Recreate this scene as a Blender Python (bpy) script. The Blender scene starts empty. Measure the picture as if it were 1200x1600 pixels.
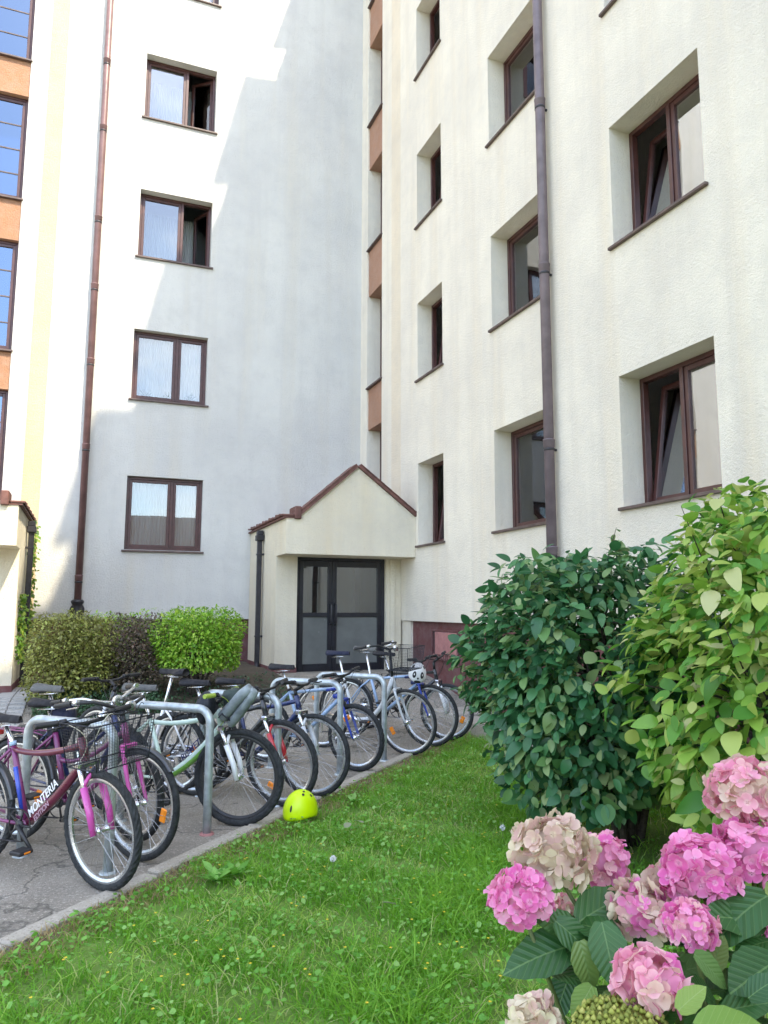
import bpy, math, random
import numpy as np
from mathutils import Vector, Matrix

random.seed(7)
RNG = np.random.default_rng(7)
SC = bpy.context.scene
COL = SC.collection
R = math.radians

# ------------------------------------------------------------------ camera
CAM_POS = Vector((0.0, 0.0, 1.55))
cam_d = bpy.data.cameras.new('camera')
cam = bpy.data.objects.new('camera', cam_d)
COL.objects.link(cam)
SC.camera = cam
cam_d.sensor_fit = 'VERTICAL'
cam_d.sensor_height = 36.0
cam_d.lens = 36.0 * 1157.0 / 1600.0
cam_d.clip_start = 0.05
cam_d.clip_end = 600
_p, _r, _y = R(7.38), R(0.12), R(21.7)
FWD = Vector((math.sin(_y) * math.cos(_p), math.cos(_y) * math.cos(_p), math.sin(_p)))
_rt = Vector((math.cos(_y), -math.sin(_y), 0))
_up = _rt.cross(FWD)
RT = _rt * math.cos(_r) + _up * math.sin(_r)
UP = _up * math.cos(_r) - _rt * math.sin(_r)
_m = Matrix((RT, UP, -FWD)).transposed().to_4x4()
_m.translation = CAM_POS
cam.matrix_world = _m

# ------------------------------------------------------------------ sky, sun, exposure
SUN_DIR = Vector((1.0, -2.15, 2.9)).normalized()
SKY_STRENGTH = 0.15
SUN_STRENGTH = 2.1
EXPOSURE = 2.15
world = bpy.data.worlds.new('World')
SC.world = world
world.use_nodes = True
wt = world.node_tree
wt.nodes.clear()
w_out = wt.nodes.new('ShaderNodeOutputWorld')
w_bg = wt.nodes.new('ShaderNodeBackground')
w_sky = wt.nodes.new('ShaderNodeTexSky')
w_sky.sky_type = 'NISHITA'
w_sky.sun_disc = False
w_sky.sun_elevation = math.asin(SUN_DIR.z)
w_sky.sun_rotation = math.atan2(SUN_DIR.x, SUN_DIR.y)
w_sky.air_density = 1.0
w_sky.dust_density = 0.9
w_sky.ozone_density = 1.0
w_tc = wt.nodes.new('ShaderNodeTexCoord')
w_map = wt.nodes.new('ShaderNodeMapping')
w_map.inputs['Scale'].default_value = (1, 1, 1.8)
w_noise = wt.nodes.new('ShaderNodeTexNoise')
w_noise.inputs['Scale'].default_value = 2.6
w_noise.inputs['Detail'].default_value = 7
w_noise.inputs['Roughness'].default_value = 0.62
w_ramp = wt.nodes.new('ShaderNodeValToRGB')
w_ramp.color_ramp.elements[0].position = 0.50
w_ramp.color_ramp.elements[1].position = 0.74
w_mix = wt.nodes.new('ShaderNodeMix')
w_mix.data_type = 'RGBA'
w_mix.inputs['B'].default_value = (8.0, 8.0, 8.0, 1)
wt.links.new(w_tc.outputs['Generated'], w_map.inputs['Vector'])
wt.links.new(w_map.outputs['Vector'], w_noise.inputs['Vector'])
wt.links.new(w_noise.outputs['Fac'], w_ramp.inputs['Fac'])
wt.links.new(w_ramp.outputs['Color'], w_mix.inputs['Factor'])
wt.links.new(w_sky.outputs['Color'], w_mix.inputs['A'])
wt.links.new(w_mix.outputs['Result'], w_bg.inputs['Color'])
w_bg.inputs['Strength'].default_value = SKY_STRENGTH
wt.links.new(w_bg.outputs['Background'], w_out.inputs['Surface'])

sun_d = bpy.data.lights.new('sun', 'SUN')
sun_d.energy = SUN_STRENGTH
sun_d.angle = R(0.53)
sun_d.color = (1.0, 0.90, 0.70)
sun = bpy.data.objects.new('sun', sun_d)
COL.objects.link(sun)
sun.rotation_euler = SUN_DIR.to_track_quat('Z', 'Y').to_euler()
sun.location = (10, -20, 30)

SC.view_settings.view_transform = 'Standard'
SC.view_settings.look = 'None'
SC.view_settings.exposure = EXPOSURE
SC.view_settings.gamma = 1.0
SC.cycles.max_bounces = 8
SC.cycles.diffuse_bounces = 5
SC.cycles.transparent_max_bounces = 16

# ------------------------------------------------------------------ materials
def new_mat(name):
    m = bpy.data.materials.new(name)
    m.use_nodes = True
    nt = m.node_tree
    return m, nt, nt.nodes['Principled BSDF'], nt.nodes['Material Output']

def ramp(nt, fac, stops):
    r = nt.nodes.new('ShaderNodeValToRGB')
    e = r.color_ramp.elements
    while len(e) < len(stops):
        e.new(0.5)
    for i, (p, c) in enumerate(stops):
        e[i].position = p
        e[i].color = (*c, 1) if len(c) == 3 else c
    nt.links.new(fac, r.inputs['Fac'])
    return r.outputs['Color']

def noise(nt, scale, detail=4, rough=0.55, vec=None, stretch=None, out='Fac'):
    n = nt.nodes.new('ShaderNodeTexNoise')
    n.inputs['Scale'].default_value = scale
    n.inputs['Detail'].default_value = detail
    n.inputs['Roughness'].default_value = rough
    tc = nt.nodes.new('ShaderNodeTexCoord')
    v = tc.outputs['Object'] if vec is None else vec
    if stretch:
        mp = nt.nodes.new('ShaderNodeMapping')
        mp.inputs['Scale'].default_value = stretch
        nt.links.new(v, mp.inputs['Vector'])
        v = mp.outputs['Vector']
    nt.links.new(v, n.inputs['Vector'])
    return n.outputs[out]

def mixc(nt, a, b, fac, mode='MIX'):
    m = nt.nodes.new('ShaderNodeMix')
    m.data_type = 'RGBA'
    m.blend_type = mode
    for k, v in (('A', a), ('B', b), ('Factor', fac)):
        if isinstance(v, (int, float)):
            m.inputs[k].default_value = v
        elif isinstance(v, tuple):
            m.inputs[k].default_value = (*v, 1) if len(v) == 3 else v
        else:
            nt.links.new(v, m.inputs[k])
    return m.outputs['Result']

def math_n(nt, op, a, b=0.0):
    m = nt.nodes.new('ShaderNodeMath')
    m.operation = op
    for i, v in enumerate((a, b)):
        if isinstance(v, (int, float)):
            m.inputs[i].default_value = v
        else:
            nt.links.new(v, m.inputs[i])
    return m.outputs[0]

def bump(nt, bs, h, strength=0.3, dist=0.01):
    b = nt.nodes.new('ShaderNodeBump')
    b.inputs['Strength'].default_value = strength
    b.inputs['Distance'].default_value = dist
    nt.links.new(h, b.inputs['Height'])
    nt.links.new(b.outputs['Normal'], bs.inputs['Normal'])

MATS = {}
def paint(name, col, rough=0.45, metal=0.0, var=0.12, scale=9.0, bumpy=0.0, coat=0.0):
    if name in MATS:
        return MATS[name]
    m, nt, bs, out = new_mat(name)
    f = noise(nt, scale, 5)
    dark = tuple(c * (1 - var * 1.6) for c in col)
    lite = tuple(min(1, c * (1 + var)) for c in col)
    c = ramp(nt, f, [(0.3, dark), (0.7, lite)])
    nt.links.new(c, bs.inputs['Base Color'])
    rr = ramp(nt, noise(nt, scale * 3, 4), [(0.3, (rough * .75,) * 3), (0.7, (min(1, rough * 1.25),) * 3)])
    nt.links.new(rr, bs.inputs['Roughness'])
    bs.inputs['Metallic'].default_value = metal
    bs.inputs['Coat Weight'].default_value = coat
    bs.inputs['Coat Roughness'].default_value = 0.15
    if bumpy:
        bump(nt, bs, noise(nt, scale * 8, 3), bumpy, 0.004)
    MATS[name] = m
    return m

def stucco(name, col, stain=0.16):
    m, nt, bs, out = new_mat(name)
    big = noise(nt, 0.55, 6, 0.6)
    streak = noise(nt, 1.1, 6, 0.65, stretch=(2.2, 2.2, 0.13))
    mott = noise(nt, 6.0, 6, 0.7)
    c = mixc(nt, col, tuple(v * k for v, k in zip(col, (0.86, 0.86, 0.88))), ramp(nt, big, [(0.40, (0, 0, 0)), (0.66, (1, 1, 1))]))
    c = mixc(nt, c, tuple(v * k for v, k in zip(col, (0.80, 0.79, 0.80))), math_n(nt, 'MULTIPLY', ramp(nt, streak, [(0.46, (0, 0, 0)), (0.72, (1, 1, 1))]), stain * 3.4))
    c = mixc(nt, c, tuple(v * k for v, k in zip(col, (1.0, 0.93, 0.80))), math_n(nt, 'MULTIPLY', ramp(nt, noise(nt, 0.8, 5, 0.6, stretch=(3, 3, .2)), [(0.52, (0, 0, 0)), (0.75, (1, 1, 1))]), 0.45))
    c = mixc(nt, c, (0.5, 0.5, 0.5), math_n(nt, 'MULTIPLY', ramp(nt, mott, [(0.35, (0, 0, 0)), (0.75, (1, 1, 1))]), 0.16))
    c = mixc(nt, c, tuple(v * k for v, k in zip(col, (0.80, 0.80, 0.82))), math_n(nt, 'MULTIPLY', ramp(nt, noise(nt, 2.2, 8, 0.72), [(0.50, (0, 0, 0)), (0.70, (1, 1, 1))]), 0.38))
    # damp, rain-washed dirt close under sills and low on the wall keeps to its own noise shape
    nt.links.new(c, bs.inputs['Base Color'])
    bs.inputs['Roughness'].default_value = 0.92
    h = math_n(nt, 'ADD', noise(nt, 95, 3, 0.6), math_n(nt, 'MULTIPLY', noise(nt, 14, 4, 0.6), 0.8))
    h = math_n(nt, 'ADD', h, math_n(nt, 'MULTIPLY', noise(nt, 38, 5, 0.7), 1.4))
    bump(nt, bs, h, 0.85, 0.016)
    MATS[name] = m
    return m

stucco('stucco', (0.67, 0.655, 0.605))  # darker, neutral: part of the back wing's shade is put into this colour
stucco('stucco_bounce_warm', (0.85, 0.775, 0.635), 0.24)  # same paint, with warm bounce light on the right wing put into the colour
stucco('stucco_cream', (0.82, 0.74, 0.56), 0.2)
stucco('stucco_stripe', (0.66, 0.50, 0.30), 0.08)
stucco('spandrel_orange', (0.40, 0.20, 0.105), 0.06)
stucco('spandrel_brown', (0.40, 0.21, 0.125), 0.1)
stucco('plinth_red', (0.16, 0.048, 0.045), 0.2)
paint('brown_frame', (0.070, 0.026, 0.022), 0.38, var=.2)
paint('brown_sill', (0.10, 0.066, 0.056), 0.5, var=.2)
paint('brown_pipe', (0.165, 0.088, 0.085), 0.45, var=.18, scale=5)
paint('mauve_pipe', (0.155, 0.118, 0.128), 0.45, var=.18, scale=5)
paint('dark_iron', (0.022, 0.02, 0.024), 0.5, var=.3)
paint('door_black', (0.012, 0.013, 0.018), 0.35, var=.3)
paint('roof_tile', (0.145, 0.062, 0.048), 0.7, var=.3, bumpy=.3)
paint('galvanised', (0.47, 0.52, 0.54), 0.42, metal=.55, var=.18, scale=14)
paint('tyre', (0.022, 0.024, 0.026), 0.82, var=.4, scale=20, bumpy=.3)
paint('rim_silver', (0.55, 0.56, 0.57), 0.3, metal=.85)
paint('rim_black', (0.03, 0.03, 0.033), 0.35)
paint('chrome', (0.72, 0.73, 0.75), 0.2, metal=.95)
paint('black_plastic', (0.018, 0.018, 0.02), 0.5)
paint('saddle_black', (0.014, 0.013, 0.016), 0.8)
paint('saddle_navy', (0.011, 0.014, 0.035), 0.85)
paint('saddle_grey', (0.10, 0.10, 0.095), 0.8)
paint('bag_black', (0.012, 0.014, 0.022), 0.65, bumpy=.5)
paint('bag_grey', (0.21, 0.24, 0.25), 0.6, bumpy=.5, var=.3)
paint('bag_green', (0.03, 0.045, 0.04), 0.7, bumpy=.4)
paint('reflector_orange', (0.9, 0.27, 0.02), 0.2)
paint('reflector_red', (0.55, 0.05, 0.04), 0.2)
paint('cable_cream', (0.68, 0.64, 0.52), 0.5)
paint('letter_white', (0.85, 0.84, 0.86), 0.5)
paint('letter_pale', (0.46, 0.30, 0.37), 0.5)
paint('letter_navy', (0.03, 0.03, 0.12), 0.5)
for nm, c in dict(maroon=(0.115, 0.006, 0.03), magenta=(0.58, 0.075, 0.36), plum=(0.18, 0.03, 0.12), blue=(0.02, 0.06, 0.42), pale_blue=(0.30, 0.42, 0.60),
                  mint=(0.62, 0.76, 0.66), green=(0.16, 0.36, 0.06), red=(0.50, 0.02, 0.03), silver=(0.58, 0.60, 0.61), white=(0.82, 0.83, 0.84), navy=(0.015, 0.03, 0.12), charcoal=(0.03, 0.032, 0.035), lime=(0.32, 0.42, 0.05)).items():
    paint('paint_' + nm, c, 0.32, coat=.5, var=.08)

def glass_mat(name, tint, fres=1.45, haze=0.0, mul=2.0, add=.03, gcol=(0.95, 0.97, 1)):
    m, nt, bs, out = new_mat(name)
    nt.nodes.remove(bs)
    tr = nt.nodes.new('ShaderNodeBsdfTransparent')
    tr.inputs['Color'].default_value = (*tint, 1)
    gl = nt.nodes.new('ShaderNodeBsdfGlossy')
    gl.inputs['Roughness'].default_value = 0.012 + haze
    gl.inputs['Color'].default_value = (*gcol, 1)
    b = nt.nodes.new('ShaderNodeBump')
    b.inputs['Strength'].default_value = 0.018
    b.inputs['Distance'].default_value = 0.05
    nt.links.new(noise(nt, 1.7, 1), b.inputs['Height'])
    nt.links.new(b.outputs['Normal'], gl.inputs['Normal'])
    fr = nt.nodes.new('ShaderNodeFresnel')
    fr.inputs['IOR'].default_value = fres
    f2 = math_n(nt, 'MULTIPLY', fr.outputs[0], mul)
    f3 = math_n(nt, 'MINIMUM', math_n(nt, 'ADD', f2, add), 1.0)
    mx = nt.nodes.new('ShaderNodeMixShader')
    nt.links.new(f3, mx.inputs[0])
    nt.links.new(tr.outputs[0], mx.inputs[1])
    nt.links.new(gl.outputs[0], mx.inputs[2])
    nt.links.new(mx.outputs[0], out.inputs['Surface'])
    MATS[name] = m
glass_mat('glass', (0.90, 0.93, 0.93), 1.5, mul=1.7, add=.02)
glass_mat('glass_double', (0.94, 0.96, 0.96), 1.5, mul=5.0, add=.06)
glass_mat('glass_stair', (0.25, 0.27, 0.30), 1.9, gcol=(.62, .78, 1.0))
glass_mat('glass_door', (0.45, 0.48, 0.46), 1.5, mul=3.0)
paint('glass_pale_reflection', (0.15, 0.16, 0.15), .22, var=.15, scale=2)  # opaque grey stands in for a pale reflection in the lower door panes

def cloth_mat(name, col, trans=0.35):
    m, nt, bs, out = new_mat(name)
    c = ramp(nt, noise(nt, 3, 4, stretch=(8, 8, .3)), [(.3, tuple(v * .8 for v in col)), (.7, col)])
    nt.links.new(c, bs.inputs['Base Color'])
    bs.inputs['Roughness'].default_value = 0.95
    tl = nt.nodes.new('ShaderNodeBsdfTranslucent')
    nt.links.new(c, tl.inputs['Color'])
    mx = nt.nodes.new('ShaderNodeMixShader')
    mx.inputs[0].default_value = trans
    nt.links.new(bs.outputs[0], mx.inputs[1])
    nt.links.new(tl.outputs[0], mx.inputs[2])
    nt.links.new(mx.outputs[0], out.inputs['Surface'])
    MATS[name] = m
cloth_mat('curtain', (0.56, 0.57, 0.57))
cloth_mat('lace', (0.80, 0.80, 0.78))
cloth_mat('blind_reflection_cream', (0.90, 0.82, 0.60), .15)

def leaf_mat(name, stops, trans=0.3, rough=0.45, vein=None, spec=0.5, edge=None):
    """leaf colour varies from leaf to leaf (attribute rnd + object random)"""
    m, nt, bs, out = new_mat(name)
    at = nt.nodes.new('ShaderNodeAttribute')
    at.attribute_name = 'rnd'
    oi = nt.nodes.new('ShaderNodeObjectInfo')
    f = math_n(nt, 'FRACT', math_n(nt, 'ADD', at.outputs['Fac'], oi.outputs['Random']))
    c = ramp(nt, f, stops)
    nz = noise(nt, 30, 3)
    c = mixc(nt, c, (0.5, 0.5, 0.5), math_n(nt, 'MULTIPLY', nz, 0.10), 'OVERLAY')
    if vein:
        a2 = nt.nodes.new('ShaderNodeAttribute')
        a2.attribute_name = 'luv'
        sp = nt.nodes.new('ShaderNodeSeparateXYZ')
        nt.links.new(a2.outputs['Vector'], sp.inputs[0])
        av = math_n(nt, 'ABSOLUTE', sp.outputs[1])
        mid = math_n(nt, 'LESS_THAN', av, 0.035)
        saw = math_n(nt, 'FRACT', math_n(nt, 'SUBTRACT', math_n(nt, 'MULTIPLY', sp.outputs[0], 8.0), math_n(nt, 'MULTIPLY', av, 2.6)))
        lat = math_n(nt, 'MULTIPLY', math_n(nt, 'LESS_THAN', saw, 0.09), 0.55)
        c = mixc(nt, c, vein, math_n(nt, 'MULTIPLY', math_n(nt, 'MAXIMUM', mid, lat), 0.65))
        saw2 = math_n(nt, 'PINGPONG', saw, 0.5)
        bump(nt, bs, saw2, 0.35, 0.006)
    if edge:
        a3 = nt.nodes.new('ShaderNodeAttribute')
        a3.attribute_name = 'luv'
        s3 = nt.nodes.new('ShaderNodeSeparateXYZ')
        nt.links.new(a3.outputs['Vector'], s3.inputs[0])
        c = mixc(nt, c, edge, ramp(nt, s3.outputs[0], [(.12, (.55, .55, .55)), (.22, (0, 0, 0)), (.40, (0, 0, 0)), (.54, (.45, .45, .45))]))
        c = mixc(nt, c, tuple(v * .8 for v in edge), math_n(nt, 'MULTIPLY', ramp(nt, noise(nt, 60, 3), [(.5, (0, 0, 0)), (.75, (1, 1, 1))]), .35))
    nt.links.new(c, bs.inputs['Base Color'])
    bs.inputs['Roughness'].default_value = rough
    bs.inputs['Specular IOR Level'].default_value = spec
    tl = nt.nodes.new('ShaderNodeBsdfTranslucent')
    nt.links.new(mixc(nt, c, (0.5, 0.7, 0.1), 0.25, 'MULTIPLY') if False else c, tl.inputs['Color'])
    mx = nt.nodes.new('ShaderNodeMixShader')
    mx.inputs[0].default_value = trans
    nt.links.new(bs.outputs[0], mx.inputs[1])
    nt.links.new(tl.outputs[0], mx.inputs[2])
    nt.links.new(mx.outputs[0], out.inputs['Surface'])
    MATS[name] = m
leaf_mat('leaf_dark', [(0, (0.024, 0.095, 0.036)), (.35, (0.045, 0.165, 0.06)), (.6, (0.08, 0.23, 0.08)), (.8, (0.13, 0.26, 0.075)), (.97, (0.26, 0.34, 0.14))], rough=.4, trans=.3)
leaf_mat('leaf_light', [(0, (0.06, 0.20, 0.025)), (.2, (0.12, 0.31, 0.04)), (.45, (0.23, 0.42, 0.055)), (.7, (0.37, 0.50, 0.09)), (.92, (0.50, 0.55, 0.16)), (1, (0.58, 0.56, 0.28))], trans=.4, rough=.42)
leaf_mat('leaf_hydrangea', [(0, (0.022, 0.085, 0.02)), (.5, (0.04, 0.13, 0.026)), (.8, (0.065, 0.165, 0.036)), (.95, (0.17, 0.24, 0.06))], rough=.45, trans=.25, vein=(0.14, 0.25, 0.08))
leaf_mat('leaf_lime', [(0, (0.16, 0.29, 0.045)), (1, (0.26, 0.36, 0.07))], rough=.5, trans=.35, vein=(0.32, 0.42, 0.14))
leaf_mat('leaf_hedge', [(0, (0.10, 0.26, 0.02)), (.5, (0.25, 0.47, 0.035)), (.9, (0.40, 0.58, 0.07)), (1, (0.50, 0.62, 0.13))], trans=.4)
leaf_mat('leaf_olive', [(0, (0.10, 0.115, 0.03)), (.5, (0.24, 0.235, 0.06)), (.85, (0.34, 0.37, 0.09)), (1, (0.48, 0.56, 0.14))], trans=.35)
leaf_mat('leaf_purple', [(0, (0.06, 0.055, 0.042)), (.5, (0.12, 0.095, 0.065)), (.9, (0.20, 0.14, 0.09)), (1, (0.20, 0.27, 0.07))], trans=.25)
leaf_mat('leaf_ivy', [(0, (0.06, 0.16, 0.02)), (.6, (0.16, 0.30, 0.03)), (1, (0.34, 0.42, 0.06))], trans=.35)
leaf_mat('leaf_cover', [(0, (0.02, 0.06, 0.025)), (.6, (0.05, 0.11, 0.045)), (1, (0.09, 0.16, 0.08))], trans=.2)
leaf_mat('grass_blade', [(0, (0.12, 0.32, 0.02)), (.35, (0.21, 0.47, 0.035)), (.7, (0.32, 0.58, 0.06)), (.9, (0.46, 0.62, 0.13)), (1, (0.58, 0.54, 0.28))], trans=.5, rough=.55)
leaf_mat('clover_leaf', [(0, (0.12, 0.33, 0.04)), (.5, (0.19, 0.45, 0.06)), (1, (0.32, 0.54, 0.15))], trans=.4, rough=.55)
leaf_mat('straw', [(0, (0.22, 0.15, 0.07)), (.6, (0.36, 0.27, 0.12)), (1, (0.45, 0.36, 0.18))], trans=.2, rough=.8)
leaf_mat('petal_pink', [(0, (0.68, 0.12, 0.37)), (.4, (0.77, 0.20, 0.47)), (.7, (0.82, 0.29, 0.52)), (1, (0.84, 0.40, 0.56))], trans=.35, rough=.75, spec=.15, edge=(0.90, 0.55, 0.68))
leaf_mat('petal_soft', [(0, (0.70, 0.24, 0.36)), (.5, (0.80, 0.36, 0.47)), (.8, (0.83, 0.47, 0.52)), (1, (0.82, 0.60, 0.50))], trans=.35, rough=.75, spec=.15, edge=(0.88, 0.68, 0.62))
leaf_mat('petal_dry', [(0, (0.55, 0.33, 0.30)), (.35, (0.66, 0.48, 0.40)), (.7, (0.74, 0.62, 0.48)), (1, (0.75, 0.69, 0.48))], trans=.3, rough=.85, spec=.15, edge=(0.76, 0.67, 0.47))
leaf_mat('bud_green', [(0, (0.17, 0.20, 0.03)), (.6, (0.30, 0.33, 0.05)), (1, (0.48, 0.46, 0.12))], trans=.2, rough=.7)
leaf_mat('flower_yellow', [(0, (0.70, 0.50, 0.02)), (1, (0.85, 0.66, 0.05))], trans=.2)
paint('bark', (0.045, 0.034, 0.026), 0.9, var=.35, scale=20, bumpy=.8)
paint('stem_green', (0.10, 0.14, 0.04), 0.7, var=.3)

def ground_mat(name, a, b, c3, sc, bmp=.6, cracks=False):
    m, nt, bs, out = new_mat(name)
    n1 = noise(nt, sc * .04, 6, .65)
    n2 = noise(nt, sc, 4, .7)
    c = ramp(nt, n1, [(.3, a), (.7, b)])
    c = mixc(nt, c, c3, ramp(nt, n2, [(.52, (0, 0, 0)), (.68, (1, 1, 1))]))
    c = mixc(nt, c, tuple(v * .45 for v in a), math_n(nt, 'MULTIPLY', ramp(nt, noise(nt, sc * 1.7, 3), [(.55, (0, 0, 0)), (.7, (1, 1, 1))]), .7))
    if cracks:
        vo = nt.nodes.new('ShaderNodeTexVoronoi')
        vo.feature = 'DISTANCE_TO_EDGE'
        vo.inputs['Scale'].default_value = 0.9
        tcv = nt.nodes.new('ShaderNodeTexCoord')
        vadd = nt.nodes.new('ShaderNodeVectorMath')
        vadd.operation = 'ADD'
        nt.links.new(tcv.outputs['Object'], vadd.inputs[0])
        nt.links.new(noise(nt, 2.2, 5, out='Color'), vadd.inputs[1])
        nt.links.new(vadd.outputs[0], vo.inputs['Vector'])
        c = mixc(nt, c, (0.07, 0.065, 0.055), math_n(nt, 'MULTIPLY', ramp(nt, vo.outputs['Distance'], [(0.0, (1, 1, 1)), (0.018, (0, 0, 0))]), .75))
        c = mixc(nt, c, (0.12, 0.11, 0.095), math_n(nt, 'MULTIPLY', ramp(nt, noise(nt, 1.1, 6, .7), [(.5, (0, 0, 0)), (.72, (1, 1, 1))]), .55))
    nt.links.new(c, bs.inputs['Base Color'])
    bs.inputs['Roughness'].default_value = .95
    bump(nt, bs, math_n(nt, 'ADD', n2, noise(nt, sc * 3, 3)), bmp, .012)
    MATS[name] = m
ground_mat('asphalt', (0.25, 0.222, 0.18), (0.37, 0.33, 0.275), (0.56, 0.51, 0.43), 48, .9, True)
ground_mat('concrete', (0.34, 0.305, 0.25), (0.44, 0.40, 0.335), (0.50, 0.455, 0.38), 40, .4)
ground_mat('paver', (0.30, 0.29, 0.28), (0.40, 0.39, 0.37), (0.44, 0.42, 0.40), 40, .3)
ground_mat('soil', (0.055, 0.042, 0.028), (0.085, 0.066, 0.042), (0.12, 0.095, 0.06), 40, .9)
ground_mat('turf', (0.13, 0.23, 0.035), (0.20, 0.34, 0.05), (0.26, 0.34, 0.09), 60, .9)
ground_mat('courtyard', (0.33, 0.30, 0.25), (0.42, 0.39, 0.33), (0.46, 0.43, 0.36), 10, .3)
ground_mat('dry_soil', (0.16, 0.115, 0.068), (0.22, 0.165, 0.10), (0.30, 0.24, 0.14), 60, .9)
ground_mat('far_ground', (0.16, 0.17, 0.12), (0.22, 0.21, 0.17), (0.26, 0.25, 0.2), 6, .4)

# ------------------------------------------------------------------ mesh helpers
class MB:
    def __init__(self):
        self.v = []; self.f = []; self.s = []
    def add(self, vs, fs, smooth=False):
        o = len(self.v)
        self.v.extend([tuple(p) for p in vs])
        for f in fs:
            self.f.append(tuple(i + o for i in f)); self.s.append(smooth)
        return self
    def box(self, x0, x1, y0, y1, z0, z1, mat=None):
        vs = [Vector((x, y, z)) for z in (z0, z1) for y in (y0, y1) for x in (x0, x1)]
        if mat is not None:
            vs = [mat @ v for v in vs]
        return self.add(vs, [(0, 2, 3, 1), (4, 5, 7, 6), (0, 1, 5, 4), (2, 6, 7, 3), (0, 4, 6, 2), (1, 3, 7, 5)])
    def bbox(self, x0, x1, y0, y1, z0, z1, b=0.006, mat=None):
        """box with chamfered edges"""
        import itertools
        vs = []; idx = {}
        X = (x0, x1); Y = (y0, y1); Z = (z0, z1)
        sg = (1, -1)
        for i, j, k in itertools.product((0, 1), repeat=3):
            for a in range(3):
                p = [X[i] + sg[i] * b, Y[j] + sg[j] * b, Z[k] + sg[k] * b]
                p[a] = (X[i], Y[j], Z[k])[a]
                idx[(i, j, k, a)] = len(vs); vs.append(Vector(p))
        fs = []
        for a in range(3):
            o = [q for q in range(3) if q != a]
            for s in (0, 1):
                ring = []
                for (p, q) in ((0, 0), (1, 0), (1, 1), (0, 1)):
                    c = [0, 0, 0]; c[a] = s; c[o[0]] = p; c[o[1]] = q
                    ring.append(idx[(*c, a)])
                fs.append(tuple(ring))
        for a in range(3):
            o = [q for q in range(3) if q != a]
            for p, q in itertools.product((0, 1), repeat=2):
                c0 = [0, 0, 0]; c0[o[0]] = p; c0[o[1]] = q
                c1 = list(c0); c1[a] = 1
                fs.append((idx[(*c0, o[0])], idx[(*c1, o[0])], idx[(*c1, o[1])], idx[(*c0, o[1])]))
        for i, j, k in itertools.product((0, 1), repeat=3):
            fs.append(tuple(idx[(i, j, k, a)] for a in range(3)))
        # fix the winding so normals point outwards
        cen = Vector(((x0 + x1) / 2, (y0 + y1) / 2, (z0 + z1) / 2))
        out = []
        for f in fs:
            a, bb, c = vs[f[0]], vs[f[1]], vs[f[2]]
            n = (bb - a).cross(c - a)
            m = sum((vs[i] for i in f), Vector()) / len(f)
            out.append(f if n.dot(m - cen) > 0 else tuple(reversed(f)))
        if mat is not None:
            vs = [mat @ v for v in vs]
        return self.add(vs, out)
    def tube(self, pts, r, n=8, caps=True, smooth=True, squash=1.0):
        pts = [Vector(p) for p in pts]
        m = len(pts)
        rr = r if isinstance(r, (list, tuple)) else [r] * m
        tans = []
        for i in range(m):
            a = pts[max(0, i - 1)]; b = pts[min(m - 1, i + 1)]
            t = (b - a)
            tans.append(t.normalized() if t.length > 1e-9 else Vector((0, 0, 1)))
        t0 = tans[0]
        ref = Vector((0, 1, 0)) if abs(t0.y) < .9 else Vector((1, 0, 0))
        nx = (ref - t0 * ref.dot(t0)).normalized()
        vs = []; fs = []
        for i in range(m):
            t = tans[i]
            nx = (nx - t * nx.dot(t))
            nx = nx.normalized() if nx.length > 1e-6 else t.orthogonal().normalized()
            ny = t.cross(nx)
            for k in range(n):
                a = 2 * math.pi * k / n
                vs.append(pts[i] + nx * (math.cos(a) * rr[i] * squash) + ny * (math.sin(a) * rr[i]))
        for i in range(m - 1):
            for k in range(n):
                k2 = (k + 1) % n
                fs.append((i * n + k, i * n + k2, (i + 1) * n + k2, (i + 1) * n + k))
        self.add(vs, fs, smooth)
        if caps:
            o = len(self.v) - len(vs)
            self.f.append(tuple(o + k for k in reversed(range(n)))); self.s.append(False)
            self.f.append(tuple(o + (m - 1) * n + k for k in range(n))); self.s.append(False)
        return self
    def prism(self, poly, d0, d1, axis='y'):
        """poly: list of (a,b); extruded along axis. axis y -> a=x b=z ; axis x -> a=y b=z"""
        n = len(poly)
        area = sum(poly[i][0] * poly[(i + 1) % n][1] - poly[(i + 1) % n][0] * poly[i][1] for i in range(n))
        if area < 0:
            poly = list(reversed(poly))
        mk = (lambda a, b, d: (a, d, b)) if axis == 'y' else ((lambda a, b, d: (d, a, b)) if axis == 'x' else (lambda a, b, d: (a, b, d)))
        vs = [mk(a, b, d0) for a, b in poly] + [mk(a, b, d1) for a, b in poly]
        fs = [tuple(range(n)), tuple(reversed(range(n, 2 * n)))]
        for i in range(n):
            j = (i + 1) % n
            fs.append((j, i, n + i, n + j))
        if axis in ('x', 'z'):
            fs = [tuple(reversed(f)) for f in fs]
        return self.add(vs, fs)
    def torus(self, R0, r, n=48, m=8, knob=0.0, flat=1.0):
        """axis along y, centre origin"""
        vs = []; fs = []
        for i in range(n):
            a = 2 * math.pi * i / n
            for k in range(m):
                b = 2 * math.pi * k / m
                rr = r
                if knob and math.cos(b) > 0.15:
                    rr = r + (knob if (i + (k % 2)) % 2 else -knob * .3)
                q = R0 + math.cos(b) * rr * flat
                vs.append((math.cos(a) * q, math.sin(b) * rr, math.sin(a) * q))
        for i in range(n):
            for k in range(m):
                i2 = (i + 1) % n; k2 = (k + 1) % m
                fs.append((i * m + k, i * m + k2, i2 * m + k2, i2 * m + k))
        return self.add(vs, fs, not knob)
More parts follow.
